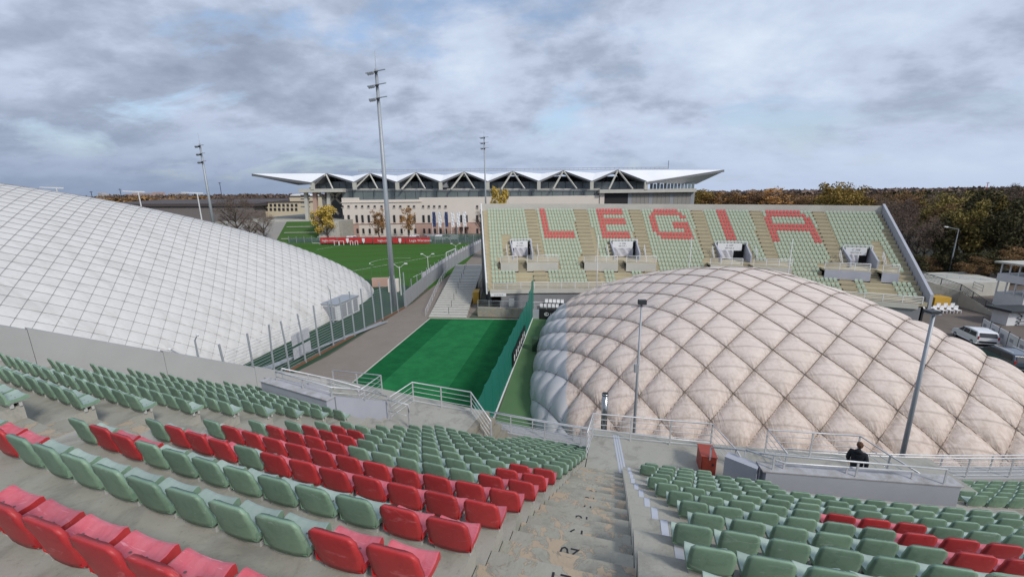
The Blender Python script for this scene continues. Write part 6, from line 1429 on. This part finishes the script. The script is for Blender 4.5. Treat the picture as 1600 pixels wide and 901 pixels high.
# ================================================================== the person
def skin_obj(nm, verts, edges, radii, m, parent, sub=2, root=0):
    off = parent.location if parent.parent is None else parent.parent.location
    me = bpy.data.meshes.new(nm); me.from_pydata([tuple(Vector(v)) for v in verts], edges, []); o = bpy.data.objects.new(nm, me); col.objects.link(o); o.parent = parent
    sk = o.modifiers.new('skin', 'SKIN'); sk.use_smooth_shade = True
    for i, r_ in enumerate(radii): me.skin_vertices[0].data[i].radius = r_ if isinstance(r_, tuple) else (r_, r_); me.skin_vertices[0].data[i].use_root = (i == root)
    sb = o.modifiers.new('subd', 'SUBSURF'); sb.levels = sub; sb.render_levels = sub; me.materials.append(MATS[m]); return o
pr = thing('person', 'person in a black hooded jacket, seen from behind, walking along the right landing', 'person', (11.0, 11.62, zf(13)))
pr.rotation_euler = (0, 0, math.radians(-48)); pr.scale = (.88, .88, .98)
bv = [(0, 0, .95), (0, .01, 1.12), (0, -.01, 1.32), (0, .0, 1.45), (0, .015, 1.53), (0, .03, 1.60), (-.10, 0, .90), (-.11, .06, .50), (-.11, .02, .09), (-.11, .14, .04), (.10, 0, .90), (.11, -.10, .50), (.11, -.24, .12), (.11, -.14, .05), (-.19, -.01, 1.42), (-.25, .03, 1.15), (-.23, .16, .95), (.19, -.01, 1.42), (.25, -.06, 1.15), (.24, .02, .92)]
be = [(0, 1), (1, 2), (2, 3), (3, 4), (4, 5), (0, 6), (6, 7), (7, 8), (8, 9), (0, 10), (10, 11), (11, 12), (12, 13), (3, 14), (14, 15), (15, 16), (3, 17), (17, 18), (18, 19)]
br_ = [(.15, .11), (.14, .11), (.16, .11), (.11, .09), .055, .055, .09, .065, .045, .04, .09, .065, .045, .04, .06, .045, .03, .06, .045, .03]
skin_obj('body', bv, be, br_, 'trousers', pr)
head = MB()
def ellip(mb, c, rx, ry, rz, nu=14, nv=10, fn=None):
    b = len(mb.v)
    for i in range(nv + 1):
        p = PI * i / nv
        for j in range(nu):
            a = 2 * PI * j / nu; v = Vector((math.sin(p) * math.cos(a) * rx, math.sin(p) * math.sin(a) * ry, math.cos(p) * rz)); v = fn(v) if fn else v; mb.v.append(tuple(v + Vector(c)))
    for i in range(nv):
        for j in range(nu): mb.face([b + i * nu + j, b + (i + 1) * nu + j, b + (i + 1) * nu + (j + 1) % nu, b + i * nu + (j + 1) % nu])
def local_build(mb, nm, m, parent, smooth=True):
    o = bpy.data.objects.new(nm, mb.mesh(nm, m, smooth=smooth)); col.objects.link(o); o.parent = parent; return o
ellip(head, (0, .035, 1.675), .078, .095, .115, fn=lambda v: Vector((v.x * (1 - .25 * max(0, -v.z / .115)), v.y, v.z)))
ellip(head, (0, .13, 1.665), .013, .020, .024, 8, 6)
for s_ in (-1, 1): ellip(head, (s_ * .079, .03, 1.67), .010, .018, .030, 8, 6); ellip(head, (s_ * .03, .122, 1.69), .011, .008, .008, 8, 6)
ellip(head, (0, .122, 1.625), .026, .008, .008, 8, 6)
hd = local_build(head, 'head', 'skin', pr)
hr = MB(); rgh = random.Random(4)
ellip(hr, (0, .018, 1.705), .098, .112, .112, 22, 16, fn=lambda v: v * (1 + .06 * math.sin(v.x * 90) * math.sin(v.z * 80) + rgh.uniform(-.02, .03)) if not (v.y > .06 and v.z < .03) else v * .80)
local_build(hr, 'hair', 'hair', hd, False)
jv = [(0, .0, .82), (0, .0, 1.05), (0, -.005, 1.30), (0, -.01, 1.44), (-.20, -.01, 1.43), (-.275, .02, 1.18), (-.25, .13, .99), (.20, -.01, 1.43), (.275, -.06, 1.18), (.265, .0, .97)]
skin_obj('jacket', jv, [(0, 1), (1, 2), (2, 3), (3, 4), (4, 5), (5, 6), (3, 7), (7, 8), (8, 9)], [(.205, .155), (.20, .15), (.215, .155), (.13, .11), .088, .075, .058, .088, .075, .058], 'jacket', pr)
hod = MB(); ellip(hod, (0, -.085, 1.50), .135, .075, .085, 14, 8); local_build(hod, 'hood', 'jacket', pr)
for s_, (hx_, hy_, hz_) in ((-1, (-.245, .18, .94)), (1, (.25, .03, .90))):
    vs = [(hx_, hy_, hz_ + .03), (hx_, hy_ + .01, hz_ - .05)]; es = [(0, 1)]; rr = [(.022, .032), (.018, .034)]
    for f_ in range(4): i = len(vs); o_ = (f_ - 1.5) * .020; l_ = [.065, .078, .075, .058][f_]; vs += [(hx_, hy_ + .01 + o_, hz_ - .07), (hx_ - s_ * .012, hy_ + .012 + o_, hz_ - .07 - l_ * .5), (hx_ - s_ * .03, hy_ + .02 + o_, hz_ - .07 - l_ * .9)]; es += [(1, i), (i, i + 1), (i + 1, i + 2)]; rr += [.009, .0085, .007]
    i = len(vs); vs += [(hx_ - s_ * .02, hy_ + .045, hz_ - .01), (hx_ - s_ * .03, hy_ + .055, hz_ - .05)]; es += [(0, i), (i, i + 1)]; rr += [.011, .008]
    skin_obj('hand', vs, es, rr, 'skin', pr, 1)
for s_, (fx2, fy2) in ((-1, (-.11, .10)), (1, (.11, -.18))): sh_ = MB(); ellip(sh_, (fx2, fy2, .045), .05, .14, .045, 12, 6); local_build(sh_, 'shoe', 'black', pr)


# ------------------------------------------------------------------ lift everything so that the ground is at zero
for o in list(sc.objects):
    if o.parent is None: o.location.z += LIFT
